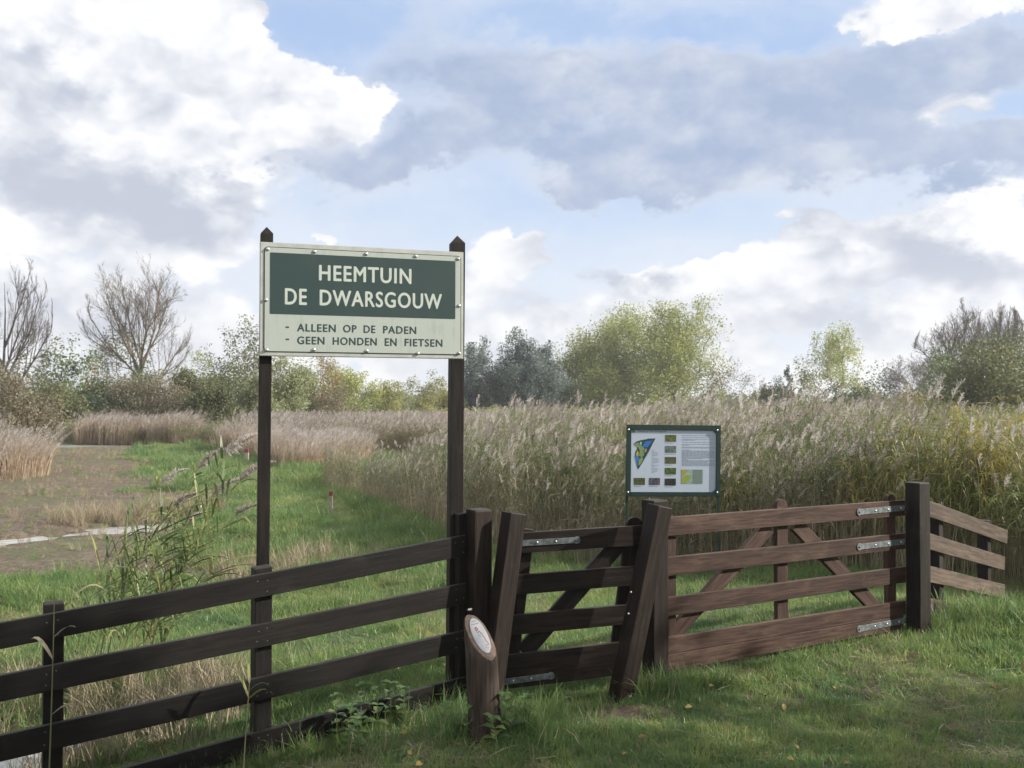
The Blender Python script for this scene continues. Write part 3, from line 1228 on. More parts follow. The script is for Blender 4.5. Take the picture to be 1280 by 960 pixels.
    stroke('figure_tail', [(.024, -.04), (.028, -.048), (.024, -.058)], .003, blu)
    for x, y in ((.006, -.052), (.0, -.064), (.012, -.068), (.014, -.054)):
        stroke('dot', [(x, y), (x + .003, y)], .004, blu)


bollard()


# ------------------------------------------------------------------ information board
def info_board():
    D = 10.0
    TL, TR, BL, BR = P(782.5, 531, D), P(900, 531.5, D + .12), P(783, 620, D), P(899.7, 621, D + .12)
    u = ((BR - BL) + (TR - TL)).normalized()
    v = UP.copy()
    v = (v - u * v.dot(u)).normalized()
    n = u.cross(v)
    W, Hh = (TR - TL).length, ((TL - BL).length + (TR - BR).length) / 2
    O = (BL + BR + TL + TR) / 4 - u * W / 2 - v * Hh / 2
    mx = Matrix((u, v, n)).transposed().to_4x4()
    mx.translation = O
    cx, cy = O.x + W / 2, D
    r = root_at('information_board', cx, cy + .06, 'dark green framed visitor information board with a map, in front of the reeds', 'information board')
    K = lambda x, y: ((x - 75) / (1200 - 75) * W, (1 - (y - 60) / (912 - 60)) * Hh)     # crop pixel to board
    fw = (130 - 75) / 1125 * W
    fh = (122 - 60) / 852 * Hh
    for pts in ([(0, 0), (fw, 0), (fw, Hh), (0, Hh)], [(W - fw, 0), (W, 0), (W, Hh), (W - fw, Hh)],
                [(fw + .0005, Hh - fh), (W - fw - .0005, Hh - fh), (W - fw - .0005, Hh), (fw + .0005, Hh)], [(fw + .0005, 0), (W - fw - .0005, 0), (W - fw - .0005, fh * .86), (fw + .0005, fh * .86)]):
        plate('frame_bar', pts, -.01, .022, M['board_green'], r, mx, .004)
    white = plain('board paper', (.41, .465, .56), .3, 0, .04, 3)
    px0, py0 = fw - .004, fh * .86 - .004
    px1, py1 = W - fw + .004, Hh - fh + .004
    c = .035
    plate('panel', [(px0, py0), (px1, py0), (px1, py1), (px0, py1)], -.006, .006, white, r, mx)
    for sx, sy in ((1, 1), (1, 0)):
        X0, Y0 = W - fw, (Hh - fh if sy else fh * .86)
        s = -1 if sy else 1
        pts = [(X0 - c, Y0), (X0, Y0), (X0, Y0 + s * c)]
        plate('corner_plate', pts if s > 0 else pts[::-1], .0065, .0225, M['board_green'], r, mx)
    for px, py in ((1155, 120), (1158, 860), (95, 860), (95, 120)):
        x, y = K(px, py)
        disc_head('bolt', mx @ Vector((x, y, .0225)), n, .011, .008, M['bolt'], r, dome=True)
    z = .0075

    def poly(name, pts, col, zz=z, par=None):
        return plate(name, [K(*p) for p in pts][::-1], zz, zz, flat('print ' + name, col), par or r, mx)
    poly('map_print', [(162, 290), (190, 262), (240, 245), (320, 230), (330, 224), (421, 222), (340, 370), (217, 592), (205, 560), (190, 480), (178, 425), (185, 380), (205, 345), (200, 320)], (.02, .035, .04))
    mp = bpy.data.objects['map_print']
    q = z + .0008
    for i, (pts, col) in enumerate((
        ([(168, 290), (215, 270), (245, 300), (290, 340), (285, 420), (260, 450), (225, 430), (235, 370), (215, 330), (172, 305)], (.15, .23, .10)),
        ([(262, 318), (300, 262), (360, 250), (385, 245), (330, 325), (300, 330)], (.01, .13, .42)),
        ([(180, 430), (205, 425), (232, 460), (212, 505), (215, 570), (196, 500)], (.01, .16, .40)),
        ([(186, 420), (205, 360), (222, 395), (218, 438)], (.35, .29, .05)),
        ([(225, 480), (262, 440), (275, 470), (240, 535), (218, 545)], (.2, .25, .07)),
        ([(410, 232), (345, 362), (225, 570), (222, 588), (262, 520), (345, 375)], (.01, .11, .25)),
        ([(232, 268), (258, 262), (252, 300), (236, 300)], (.25, .45, .33)),
        ([(292, 345), (318, 345), (312, 385), (290, 390)], (.28, .20, .08)))):
        plate('map_area', [K(*p) for p in pts][::-1], q + i * .0004, q + i * .0004, flat('map area %d' % i, col), mp, mx)
    pics = [((535, 178, 668, 260), (.03, .045, .02), (.12, .14, .04)), ((535, 310, 668, 392), (.05, .075, .07), (.15, .18, .18)), ((535, 442, 668, 522), (.05, .065, .03), (.12, .11, .05)),
            ((535, 572, 668, 650), (.025, .045, .02), (.09, .13, .03)), ((535, 698, 668, 782), (.015, .024, .018), (.05, .04, .035)), ((168, 692, 300, 776), (.04, .055, .022), (.10, .11, .05)),
            ((347, 692, 479, 776), (.04, .04, .055), (.12, .11, .135)), ((733, 590, 990, 762), (.20, .28, .27), (.30, .37, .33))]
    for (x0, y0, x1, y1), ca, cb in pics:
        m, nt, bs = new_mat('photo print')
        tc = nt.nodes.new('ShaderNodeTexCoord')
        nn = noise(nt, tc.outputs['Object'], 55, 4, .6)
        nt.links.new(mixc(nt, nn.sm(.38, .62), ca, cb), bs.inputs['Base Color'])
        bs.inputs['Roughness'].default_value = .25
        o = plate('photo_print', [K(x0, y1), K(x1, y1), K(x1, y0), K(x0, y0)], z, z, m, r, mx)
    big = o
    for pts, col in (([(735, 592), (810, 592), (790, 640), (735, 680)], (.28, .25, .06)), ([(735, 690), (790, 655), (855, 655), (820, 730), (770, 758), (735, 758)], (.23, .27, .05)),
                     ([(870, 592), (985, 592), (985, 755), (870, 755)], (.13, .18, .16))):
        plate('map_area', [K(*p) for p in pts][::-1], z + .0008, z + .0008, flat('print patch', col), big, mx)
    o = plate('sky_strip', [K(537, 444), K(668, 444), K(668, 458), K(537, 458)][::-1], z + .0008, z + .0008, flat('strip dark', (.03, .05, .03)), big, mx)
    ink = flat('board ink', (.20, .23, .30))
    rows = MB()
    random.seed(5)
    yy = 180
    while yy < 552:
        if random.random() < .12:
            yy += 13
            continue
        x1 = 1130 if random.random() < .75 else random.uniform(800, 1100)
        xx = 738
        while xx < x1:
            wd = random.uniform(14, 46)
            a, b2 = K(xx, yy), K(min(xx + wd, x1), yy + 4.5)
            rows.add([(a[0], b2[1], z), (b2[0], b2[1], z), (b2[0], a[1], z), (a[0], a[1], z)], [(0, 1, 2, 3)])
            xx += wd + 7
        yy += 10.5
    for k in range(17):
        yy = 355 + k * 17
        a, b2 = K(378, yy), K(random.uniform(400, 470), yy + 4)
        rows.add([(a[0], b2[1], z), (b2[0], b2[1], z), (b2[0], a[1], z), (a[0], a[1], z)], [(0, 1, 2, 3)])
    for (x0, y0, x1, y1), _, _ in pics[:7]:
        a, b2 = K(x0, y1 + 12), K(x0 + random.uniform(80, 128), y1 + 17)
        rows.add([(a[0], b2[1], z), (b2[0], b2[1], z), (b2[0], a[1], z), (a[0], a[1], z)], [(0, 1, 2, 3)])
    o = link('text_rows', rows.mesh('text_rows', [ink]), r, mx)
    o['kind'] = 'stuff'
    xa, ya = K(215, 150)
    xb, yb = K(555, 127)
    link('lettering', fit_text('Heemtuin "De Dwarsgouw"', xa, xb, ya, yb, z, bold=.01), r, mx, flat('title ink', (.05, .07, .07)))
    c0 = K(160, 140)
    plate('emblem', [(c0[0] + .019 * math.cos(t), c0[1] + .014 * math.sin(t)) for t in np.linspace(0, 2 * math.pi, 17)[:-1]], z, z, flat('emblem green', (.10, .20, .06)), r, mx)
    for px in (.012, W - .012):
        tp = mx @ Vector((px, Hh * .5, -.022))
        timber('leg', Vector((tp.x, tp.y, gzf(tp.x, tp.y) - .3)), tp, .024, .024, u, M['board_green'], r, bevel=.003)


info_board()


# ------------------------------------------------------------------ marker stakes beside the path
def marker(px, py_top, py_foot, label):
    z = -.32
    for _ in range(4):
        v = (480 - py_foot) / FPX
        k = (z - EYE) / (math.sin(TH) + v * math.cos(TH))
        D = k * (math.cos(TH) - v * math.sin(TH))
        x = (px - 640) / FPX * k
        z = gzf(x, D)
    tp = P(px, py_top, D)
    r = root_at('marker_stake', x, D, label, 'stake', 'red topped stakes along the grass path')
    w = 4.3 / FPX * D
    h = tp.z - z
    timber('stake', Vector((x, D, z - .2)), Vector((x, D, z + h * .78)), w, w, (1, 0, 0), M['stake'], r, bevel=.004)
    timber('red_top', Vector((x, D, z + h * .78 + .001)), Vector((x, D, z + h)), w * 1.02, w * 1.02, (1, 0, 0), M['red_paint'], r, bevel=.006)


marker(413.5, 614, 641, 'short pale stake with red top standing in the open beside the grass path')
marker(308.5, 561, 583, 'short red topped stake farther off, left of the sign post, before pale grasses')


# ================================================================== vegetation
SRC = bpy.data.collections.new('plant_sources')            # not linked: only used as instance sources


def src_collection(name, meshes):
    c = bpy.data.collections.new(name)
    for i, me in enumerate(meshes):
        o = bpy.data.objects.new('%s_%02d' % (name, i), me)
        c.objects.link(o)
    return c


def scatter(name, pts, rot, scl, idx, coll, label):
    n = len(pts)
    me = bpy.data.meshes.new(name)
    me.vertices.add(n)
    me.vertices.foreach_set('co', np.asarray(pts, np.float32).ravel())
    a = me.attributes.new('rot', 'FLOAT_VECTOR', 'POINT'); a.data.foreach_set('vector', np.asarray(rot, np.float32).ravel())
    a = me.attributes.new('scl', 'FLOAT_VECTOR', 'POINT'); a.data.foreach_set('vector', np.asarray(scl, np.float32).ravel())
    a = me.attributes.new('vidx', 'INT', 'POINT'); a.data.foreach_set('value', np.asarray(idx, np.int32))
    o = bpy.data.objects.new(name, me)
    COL.objects.link(o)
    ng = bpy.data.node_groups.new(name + '_nodes', 'GeometryNodeTree')
    ng.interface.new_socket('Geometry', in_out='INPUT', socket_type='NodeSocketGeometry')
    ng.interface.new_socket('Geometry', in_out='OUTPUT', socket_type='NodeSocketGeometry')
    N, L = ng.nodes, ng.links
    gi, go = N.new('NodeGroupInput'), N.new('NodeGroupOutput')
    ip = N.new('GeometryNodeInstanceOnPoints')
    ci = N.new('GeometryNodeCollectionInfo')
    ci.inputs['Collection'].default_value = coll
    ci.inputs['Separate Children'].default_value = True
    ci.inputs['Reset Children'].default_value = True
    ip.inputs['Pick Instance'].default_value = True

    def named(nm, ty):
        k = N.new('GeometryNodeInputNamedAttribute')
        k.data_type = ty
        k.inputs['Name'].default_value = nm
        return k.outputs['Attribute']
    er = N.new('FunctionNodeEulerToRotation')
    L.new(named('rot', 'FLOAT_VECTOR'), er.inputs[0])
    L.new(gi.outputs[0], ip.inputs['Points'])
    L.new(ci.outputs[0], ip.inputs['Instance'])
    L.new(named('vidx', 'INT'), ip.inputs['Instance Index'])
    L.new(er.outputs[0], ip.inputs['Rotation'])
    L.new(named('scl', 'FLOAT_VECTOR'), ip.inputs['Scale'])
    L.new(ip.outputs[0], go.inputs[0])
    md = o.modifiers.new('scatter', 'NODES')
    md.node_group = ng
    tag(o, label, kind='stuff')
    return o


# ---- grass
M['grass'] = leaf_mat('grass blade', [(0, (.080, .170, .072)), (.35, (.140, .25, .090)), (.65, (.26, .34, .105)), (1, (.44, .41, .19))], .5, 'random', .38, .9)
M['grass_long'] = leaf_mat('long grass blade', [(0, (.095, .175, .062)), (.5, (.155, .245, .075)), (1, (.26, .31, .11))], .5, 'random', .5, 1.2)
M['straw'] = leaf_mat('dry grass', [(0, (.22, .175, .115)), (.5, (.33, .27, .18)), (1, (.42, .36, .25))], .25, 'random', .7)
M['straw_dark'] = leaf_mat('cut dead grass', [(0, (.13, .105, .07)), (.5, (.22, .185, .125)), (1, (.33, .29, .20))], .2, 'random', .8)


def tuft(n, rad, h0, h1, w, bend, mats, dry=0.0, flat_=0.0):
    mb = MB()
    for i in range(n):
        a = random.random() * 6.283
        rr = rad * math.sqrt(random.random())
        p = Vector((rr * math.cos(a), rr * math.sin(a), -.01))
        h = random.uniform(h0, h1)
        da = random.random() * 6.283
        d = Vector((math.cos(da), math.sin(da), 0))
        lean = random.uniform(.1, 1) * bend + flat_
        sa = random.random() * 3.14
        side = Vector((math.cos(sa), math.sin(sa), 0))
        pts = []
        for s in (0, .4, .75, 1):
            pts.append(p + d * (h * lean * s * s) + UP * (h * s * max(.12, 1 - .45 * lean * s)))
        ww = w * random.uniform(.6, 1.2)
        mb.ribbon(pts, [ww, ww * .9, ww * .6, 0], side, 1 if random.random() < dry else 0)
    return mb.mesh('grass_tuft', mats)


random.seed(21)
lawn = src_collection('lawn', [tuft(34, .055, .025, .075, .0036, .9, [M['grass'], M['straw_dark']], .10) for _ in range(8)]
                      + [tuft(30, .06, .07, .15, .0048, .9, [M['grass_long'], M['straw_dark']], .05) for _ in range(5)]
                      + [tuft(26, .07, .03, .09, .0042, 1.1, [M['straw_dark'], M['grass']], .35, .9) for _ in range(3)])
longg = src_collection('long_grass', [tuft(36, .09, .14, .34, .0065, .85, [M['grass_long'], M['straw']], .08) for _ in range(7)])
dryg = src_collection('dry_grass', [tuft(34, .10, .18, .5, .006, .8, [M['straw'], M['straw_dark']], .4) for _ in range(7)])


def in_poly(x, y, poly):
    c = np.zeros(len(x), bool)
    n = len(poly)
    for i in range(n):
        x0, y0 = poly[i]
        x1, y1 = poly[(i + 1) % n]
        t = ((y0 > y) != (y1 > y))
        c ^= t & (x < (x1 - x0) * (y - y0) / (y1 - y0 + 1e-12) + x0)
    return c


def fill(rect, n):
    return RNG.uniform(rect[0], rect[2], n), RNG.uniform(rect[1], rect[3], n)


def in_view(x, y, pad=.06, dmin=3.0):
    return (np.abs(x) < y * (.5333 + pad) + 1.0) & (y > dmin)


REEDS_MAIN = [(-4.7, 24), (-4.3, 22.3), (-3.5, 21.0), (-2.5, 18.8), (-1.35, 15.4), (-.75, 13.4), (.3, 11.9), (1.3, 11.2), (2.5, 10.9), (3.6, 10.7), (4.1, 9.6), (4.9, 8.75), (9.5, 8.0), (26, 22), (36, 48), (0, 58), (-3.0, 38), (-3.4, 28)]


def emit(name, x, y, s, idx, coll, label, tilt=.12, sz=None, zoff=0.0):
    n = len(x)
    rot = np.stack([RNG.normal(0, tilt, n), RNG.normal(0, tilt, n), RNG.uniform(0, 6.283, n)], 1)
    scl = np.stack([s, s, s if sz is None else sz], 1)
    return scatter(name, np.stack([x, y, gz(x, y) + zoff], 1), rot, scl, idx, coll, label)


def lawn_fields():
    px, py, ps, pi = [], [], [], []
    # foreground, between camera and fence
    for rect, n, s0, s1 in (((-3.2, 3.3, 6.2, 8.6), 42000, .7, 1.2), ((-8, 5.3, 6, 12.5), 30000, 1.0, 1.7), ((-13, 11, 4, 24), 24000, 1.5, 2.6), ((-22, 22, 2, 46), 20000, 2.4, 4.0)):
        x, y = fill(rect, n)
        k = in_view(x, y) & ~in_poly(x, y, REEDS_MAIN)
        mu = mudness(x, y)
        k &= RNG.random(n) > np.minimum(mu * 1.05, .955)
        k &= gz(x, y) > WATER + .03
        q0 = (x - FA[0]) * FN[0] + (y - FA[1]) * FN[1]
        bare = np.exp(-((x - .55) ** 2 / .14 + (y - 5.14) ** 2 / .045)) * 1.1 + np.exp(-((x - 1.9) ** 2 / .5 + (y - 5.45) ** 2 / .06)) * .85 + np.exp(-((x - 2.9) ** 2 / .4 + (y - 5.75) ** 2 / .03)) * .5 + np.clip((fbm(x * 2.6 + 60, y * 2.6) - .60) * 3, 0, .6) * (q0 < 0)
        k &= RNG.random(n) > bare
        x, y = x[k], y[k]
        m = len(x)
        nz = fbm(x * 1.1 + 3, y * 1.1)
        q = (x - FA[0]) * FN[0] + (y - FA[1]) * FN[1]
        idx = RNG.integers(0, 8, m)
        beyond = q > .35
        tall = (RNG.random(m) < np.clip((nz - .46) * 2.6, 0.03, .7) * np.where(beyond, .40, .55)) | (np.abs(q) < .18) & (RNG.random(m) < .35)
        idx = np.where(tall, RNG.integers(8, 13, m), idx)
        thatch = RNG.random(m) < np.clip((.53 - fbm(x * 1.3 + 40, y * 1.3)) * 3.0, .04, .75)
        idx = np.where(thatch & ~tall, RNG.integers(13, 16, m), idx)
        px.append(x); py.append(y); pi.append(idx); ps.append(np.where(mudness(x, y) > .5, .55, 1) * RNG.uniform(s0, s1, m) * (.72 + .55 * nz) * np.where((q < .1) & tall, .75, 1))
    emit('grass', np.concatenate(px), np.concatenate(py), np.concatenate(ps), np.concatenate(pi), lawn, 'short meadow grass on both sides of the fences')
    # long grass against posts, under fences, on the mound at the right
    X, Y, S = [], [], []
    def blob(cx, cy, rx, ry, n, s0, s1):
        X.append(RNG.normal(cx, rx, n)); Y.append(RNG.normal(cy, ry, n)); S.append(RNG.uniform(s0, s1, n))
    blob(.84, 5.47, .11, .05, 30, .45, .8)
    blob(1.06, 5.60, .12, .05, 22, .4, .7)
    blob(-.15, 4.72, .22, .12, 34, .5, .9)
    blob(-.02, 4.95, .16, .12, 26, .5, .85)
    blob(3.25, 6.75, .2, .12, 50, .45, .75)
    blob(3.9, 7.0, .5, .25, 150, .6, 1.05)
    blob(2.62, 6.28, .16, .06, 20, .25, .45)
    for t in np.linspace(-.3, 1, 60):
        c = A.lerp(B, float(t))
        for s in (1, -1, -1):
            X.append(RNG.normal(c.x + fn.x * .10 * s, .05, 3)); Y.append(RNG.normal(c.y + fn.y * .10 * s, .05, 3)); S.append(RNG.uniform(.25, .5, 3) if s > 0 else RNG.uniform(.35, .75, 3))
    x, y = fill((-8, 6, -.2, 10.5), 900)
    k = fbm(x * .8, y * .8) > .5
    X.append(x[k]); Y.append(y[k]); S.append(RNG.uniform(.6, 1.1, k.sum()))
    x, y = fill((-4, 11, 8, 24), 2200)      # green fringe at the foot of the reeds
    q = in_poly(x, y, REEDS_MAIN)
    q2 = in_poly(x + .35, y + .9, REEDS_MAIN) & ~q
    X.append(x[q2]); Y.append(y[q2]); S.append(RNG.uniform(.8, 1.5, q2.sum()))
    X, Y, S = (np.concatenate(v) for v in (X, Y, S))
    k = gz(X, Y) > -.49
    X, Y, S = X[k], Y[k], S[k]
    emit('long_grass', X, Y, S, RNG.integers(0, 7, len(X)), longg, 'longer grass along posts, fence feet and the bank', .18)
    # dry grass: ditch edge, mud flat tussocks
    X, Y, S = [], [], []
    x, y = fill((-4.6, 4.9, -1.0, 6.9), 1500)
    d = seg_dist(x, y, DITCH)
    k = (d < 1.25) & (RNG.random(len(x)) < .30) & (gz(x, y) > -.56) & (((x - FA[0]) * FN[0] + (y - FA[1]) * FN[1]) > .12)
    X.append(x[k]); Y.append(y[k]); S.append(RNG.uniform(.4, .85, k.sum()))
    x, y = fill((-20, 11, -1.5, 46), 12000)
    m = mudness(x, y)
    k = in_view(x, y) & (m > .25) & (fbm(x * .55 + 70, y * .55) > .47) & (RNG.random(len(x)) < .6) & (gz(x, y) > WATER + .01)
    X.append(x[k]); Y.append(y[k]); S.append(RNG.uniform(.15, .5, k.sum()))
    for cx, cy, n in ((-6.6, 17.2, 60), (-7.5, 17.0, 40), (-6.0, 18.0, 40), (-2.9, 11.3, 50), (-2.3, 12.0, 40)):
        X.append(RNG.normal(cx, .4, n)); Y.append(RNG.normal(cy, .4, n)); S.append(RNG.uniform(.5, 1.1, n))
    X, Y, S = (np.concatenate(v) for v in (X, Y, S))
    emit('dry_grass', X, Y, S, RNG.integers(0, 7, len(X)), dryg, 'dead straw coloured grass on the mud flat and ditch edge', .2)


lawn_fields()

# ---- reeds
M['reed_stem'] = leaf_mat('reed stem', [(0, (.22, .175, .11)), (.5, (.34, .28, .19)), (1, (.46, .40, .28))], .3, 'random', .6)
M['reed_leaf'] = leaf_mat('reed leaf', [(0, (.075, .110, .045)), (.4, (.115, .155, .060)), (.72, (.18, .20, .075)), (.92, (.28, .25, .10)), (1, (.42, .31, .09))], .4, 'random', .5, .35)
M['reed_dead'] = leaf_mat('dead reed leaf', [(0, (.24, .195, .13)), (1, (.44, .385, .28))], .35, 'random', .7)
M['plume'] = leaf_mat('reed plume', [(0, (.27, .23, .20)), (.5, (.42, .37, .335)), (1, (.62, .575, .53))], .45, 'random', .8)
M['pale_reed'] = leaf_mat('pale rush', [(0, (.34, .25, .17)), (.5, (.45, .35, .25)), (1, (.55, .45, .34))], .4, 'random', .7)
M['reed_yellow'] = leaf_mat('reed leaf yellowing', [(0, (.13, .17, .05)), (.5, (.22, .25, .07)), (.85, (.34, .31, .09)), (1, (.46, .34, .08))], .4, 'random', .5)
REED_MATS = [M['reed_stem'], M['reed_leaf'], M['reed_dead'], M['plume']]


def plume_into(mb, p, d, L, wind, mi=3, n=40, sag=.55, pw=.008):
    """a drooping panicle from p along d"""
    side = d.cross(UP)
    side = side.normalized() if side.length > .01 else Vector((1, 0, 0))
    for i in range(n):
        s = (i + random.random()) / n
        c = p + d * (L * s) + wind * (L * .45 * s * s) - UP * (L * .18 * s * s)
        ln = L * (.42 * (1 - s) ** .7 + .10) * random.uniform(.6, 1.1)
        a = random.random() * 6.283
        o = Vector((math.cos(a) * .45, math.sin(a) * .45, .65)) + wind * .75
        o.normalize()
        e = c + o * ln - UP * ln * sag * random.uniform(.1, .6)
        mid = c + o * ln * .55
        sv = o.cross(Vector((random.uniform(-1, 1), random.uniform(-1, 1), random.uniform(-1, 1)))).normalized()
        w = pw * random.uniform(.7, 1.4)
        mb.ribbon([c, mid, e], [w * .4, w, 0], sv, mi)


def reed_into(mb, base, h, wind, leafy=8, green=1.0, plume=True):
    lean = Vector((random.gauss(0, .11), random.gauss(0, .11), 0)) + wind * random.uniform(.0, .30)
    broken = random.random() < .10
    pts = []
    for s in (0, .35, .7, 1):
        pts.append(base + UP * h * s * (1 - .05 * s) + lean * h * s * s)
    if broken:
        kx = Vector((random.uniform(-1, 1), random.uniform(-1, 1), -.35)).normalized()
        pts[3] = pts[2] + kx * h * .3
        plume = False
        leafy = 3
    mb.tube(pts, [.0042, .0038, .003, .002], 3, 0)
    pos = lambda s: base + UP * h * s * (1 - .05 * s) + lean * h * s * s
    for i in range(leafy):
        s = .28 + .70 * random.random() ** .6
        c = pos(s)
        a = random.gauss(0, 1.1) if random.random() < .7 else random.random() * 6.283
        o = Vector((math.cos(a), math.sin(a), 0))
        L = random.uniform(.20, .44) * (.7 if s < .5 else 1.0 if s < .85 else .75)
        up = random.uniform(.35, 1.0)
        e1 = c + o * L * .40 + UP * L * .42 * up
        e2 = c + o * L * .80 + UP * L * .35 * up
        e3 = c + o * L * 1.02 + UP * L * (.05 * up - .18)
        sv = Vector((-o.y, o.x, random.uniform(-.5, .5))).normalized()
        w = random.uniform(.009, .017) * (.7 if s < .5 else 1)
        dead = random.random() > green * min(1, max(0, (s - .34) * 3.6))
        mb.ribbon([c, e1, e2, e3], [w * .5, w, w * .75, 0], sv, 2 if dead else 1)
    if plume:
        plume_into(mb, pts[-1] - UP * .02, (pts[-1] - pts[-2]).normalized(), random.uniform(.16, .29), wind)


random.seed(33)
WIND = Vector((.55, -.12, 0))
def clump(n, rad, h0, h1, **kw):
    mb = MB()
    for i in range(n):
        a, r = random.random() * 6.283, rad * math.sqrt(random.random())
        reed_into(mb, Vector((r * math.cos(a), r * math.sin(a), 0)), random.uniform(h0, h1), WIND, plume=random.random() < kw.get('pl', .62), leafy=kw.get('leafy', 8), green=kw.get('green', 1.0))
    return mb.mesh('reed_clump', kw.get('mats', REED_MATS))


reedc = src_collection('reed', [clump(9, .30, 1.30, 2.05, leafy=9, pl=.72) for _ in range(9)] + [clump(12, .30, .8, 1.5, pl=.06, leafy=4, green=.35) for _ in range(4)]
                      + [clump(8, .28, 1.2, 2.0, pl=.40, leafy=14, green=1.6, mats=[M['reed_stem'], M['reed_yellow'], M['reed_leaf'], M['plume']]) for _ in range(5)])
reed_brown = src_collection('reed_brown', [clump(10, .38, .9, 1.7, pl=.08, leafy=9, green=.8) for _ in range(6)])
reed_far = src_collection('reed_far', [clump(8, .35, 1.2, 1.8, pl=.9, leafy=6, green=.45) for _ in range(6)])


def rush(n, rad, h0, h1):
    mb = MB()
    for i in range(n):
        a, r = random.random() * 6.283, rad * math.sqrt(random.random())
        p = Vector((r * math.cos(a), r * math.sin(a), 0))
        h = random.uniform(h0, h1)
        d = (Vector((math.cos(a), math.sin(a), 0)) * random.uniform(.05, .35) + WIND * .25)
        pts = [p + UP * h * s + d * h * s * s for s in (0, .5, 1)]
        sa = random.random() * 3.14
        mb.ribbon(pts, [.012, .016, .0], Vector((math.cos(sa), math.sin(sa), 0)), 0)
        if random.random() < .5:
            plume_into(mb, pts[-1] - UP * .1, (pts[-1] - pts[-2]).normalized(), .25, WIND, 1, 14)
    return mb.mesh('rush_clump', [M['pale_reed'], M['plume']])


rushc = src_collection('rush', [rush(40, .35, .7, 1.35) for _ in range(6)])


def reed_beds():
    x, y = fill((-5, 8, 36, 58), 42000)
    k = in_poly(x, y, REEDS_MAIN) & in_view(x, y, .12)
    x, y = x[k], y[k]
    # distance from the front edge: probe towards the camera
    r = np.hypot(x, y)
    front = np.zeros(len(x), bool)
    for st in (.7, 1.5, 2.4, 3.2):
        front |= ~in_poly(x * (1 - st / r), y * (1 - st / r), REEDS_MAIN)
    keep = np.where(front, RNG.random(len(x)) < .50, RNG.random(len(x)) < np.clip(5.0 / r, .10, .40))
    x, y, front = x[keep], y[keep], front[keep]
    # extra near clumps: the front metre is dense
    x2, y2 = fill((-4.6, 8, 9, 24), 2200)
    k = in_poly(x2, y2, REEDS_MAIN) & ~in_poly(x2 * .90, y2 * .90, REEDS_MAIN) & in_view(x2, y2, .12)
    x, y, front = np.concatenate([x, x2[k]]), np.concatenate([y, y2[k]]), np.concatenate([front, np.ones(k.sum(), bool)])
    n = len(x)
    idx = np.where(RNG.random(n) < .30, RNG.integers(9, 13, n), RNG.integers(0, 9, n))
    hn = fbm(x * .35 + 11, y * .35)
    edge = in_poly(x, y, REEDS_MAIN) & ~in_poly(x * .965, y * .965, REEDS_MAIN)
    s = (.46 + .42 * fbm(x * .55 + 11, y * .55) + .32 * fbm(x * 1.3 + 50, y * 1.3)) * RNG.uniform(.78, 1.08, n) * (1 + .15 * sstep((x / y - .05) / .25)) * np.where(RNG.random(n) < .10, 1.13, 1) * np.where(edge, RNG.uniform(.66, .98, n), 1)
    s = s * (1 - .42 * sstep((-x - .1) / 3.0))
    right = (x / y > .18) & (RNG.random(n) < .12 + sstep((x / y - .30) / .14) * .7)
    idx = np.where(right & ~edge, RNG.integers(13, 18, n), np.where(right, RNG.integers(13, 18, n), idx))
    rot = np.stack([RNG.normal(0, .10, n), RNG.normal(0, .10, n), RNG.normal(0, .8, n)], 1)
    scatter('reeds', np.stack([x, y, gz(x, y) - .02], 1), rot, np.stack([s * 1.05, s * 1.05, s], 1), idx, reedc, 'dense bed of flowering reeds behind the gates')
    print('reeds', n)
    # far belts
    def belt(name, poly, n, coll, nv, s0, s1, label):
        xs, ys = zip(*poly)
        x, y = fill((min(xs), min(ys), max(xs), max(ys)), n)
        k = in_poly(x, y, poly) & in_view(x, y, .12)
        x, y = x[k], y[k]
        m = len(x)
        s = RNG.uniform(s0, s1, m) * (.8 + .4 * fbm(x * .25, y * .25))
        rot = np.stack([RNG.normal(0, .06, m), RNG.normal(0, .06, m), RNG.normal(0, .6, m)], 1)
        scatter(name, np.stack([x, y, gz(x, y) - .02], 1), rot, np.stack([s * 1.2, s * 1.2, s], 1), RNG.integers(0, nv, m), coll, label)
    belt('reeds', [(-12, 40), (-2.5, 36), (0, 58), (-3, 64), (-14, 56)], 3000, reed_far, 6, .66, .9, 'far hump of brown reeds beyond the grass path')
    belt('rushes', [(-7.6, 31.5), (-6.9, 29.2), (-5.6, 29.6), (-5.0, 33), (-6.5, 38), (-10.8, 38)], 900, rushc, 6, .62, .92, 'pale straw coloured rushes at the bend of the grass path')
    belt('rushes', [(-11.8, 39), (-9.6, 37), (-8, 39), (-9, 43), (-12.5, 43)], 420, rushc, 6, .62, .92, 'pale rushes at the far end of the grass path')
    belt('reeds', [(-40, 51), (-24, 51), (-14, 47), (-11, 47), (-10, 54), (-40, 58)], 2400, reed_brown, 6, .55, .80, 'dark brown reed belt along the far bank')
    belt('rushes', [(-22.5, 50.3), (-19.4, 49.6), (-19.2, 51), (-22.5, 52)], 160, rushc, 6, .9, 1.3, 'sandy rush tussock on the far bank beside the pool')
    belt('rushes', [(-18.6, 49.2), (-17.0, 49), (-16.6, 50.5), (-18.6, 51)], 90, rushc, 6, .9, 1.3, 'smaller sandy rush tussock on the far bank')
    belt('reeds', [(-22, 27.5), (-14.4, 27.5), (-16.2, 32), (-22, 36)], 420, reed_far, 6, .62, .95, 'tall brown reeds at the left edge of the mud flat')
    belt('rushes', [(-19, 26), (-13.6, 26.4), (-13.5, 27.4), (-14.2, 28.6), (-19, 28.6)], 300, rushc, 6, .6, 1.1, 'pale rushes before the tall reeds at the left edge')


reed_beds()


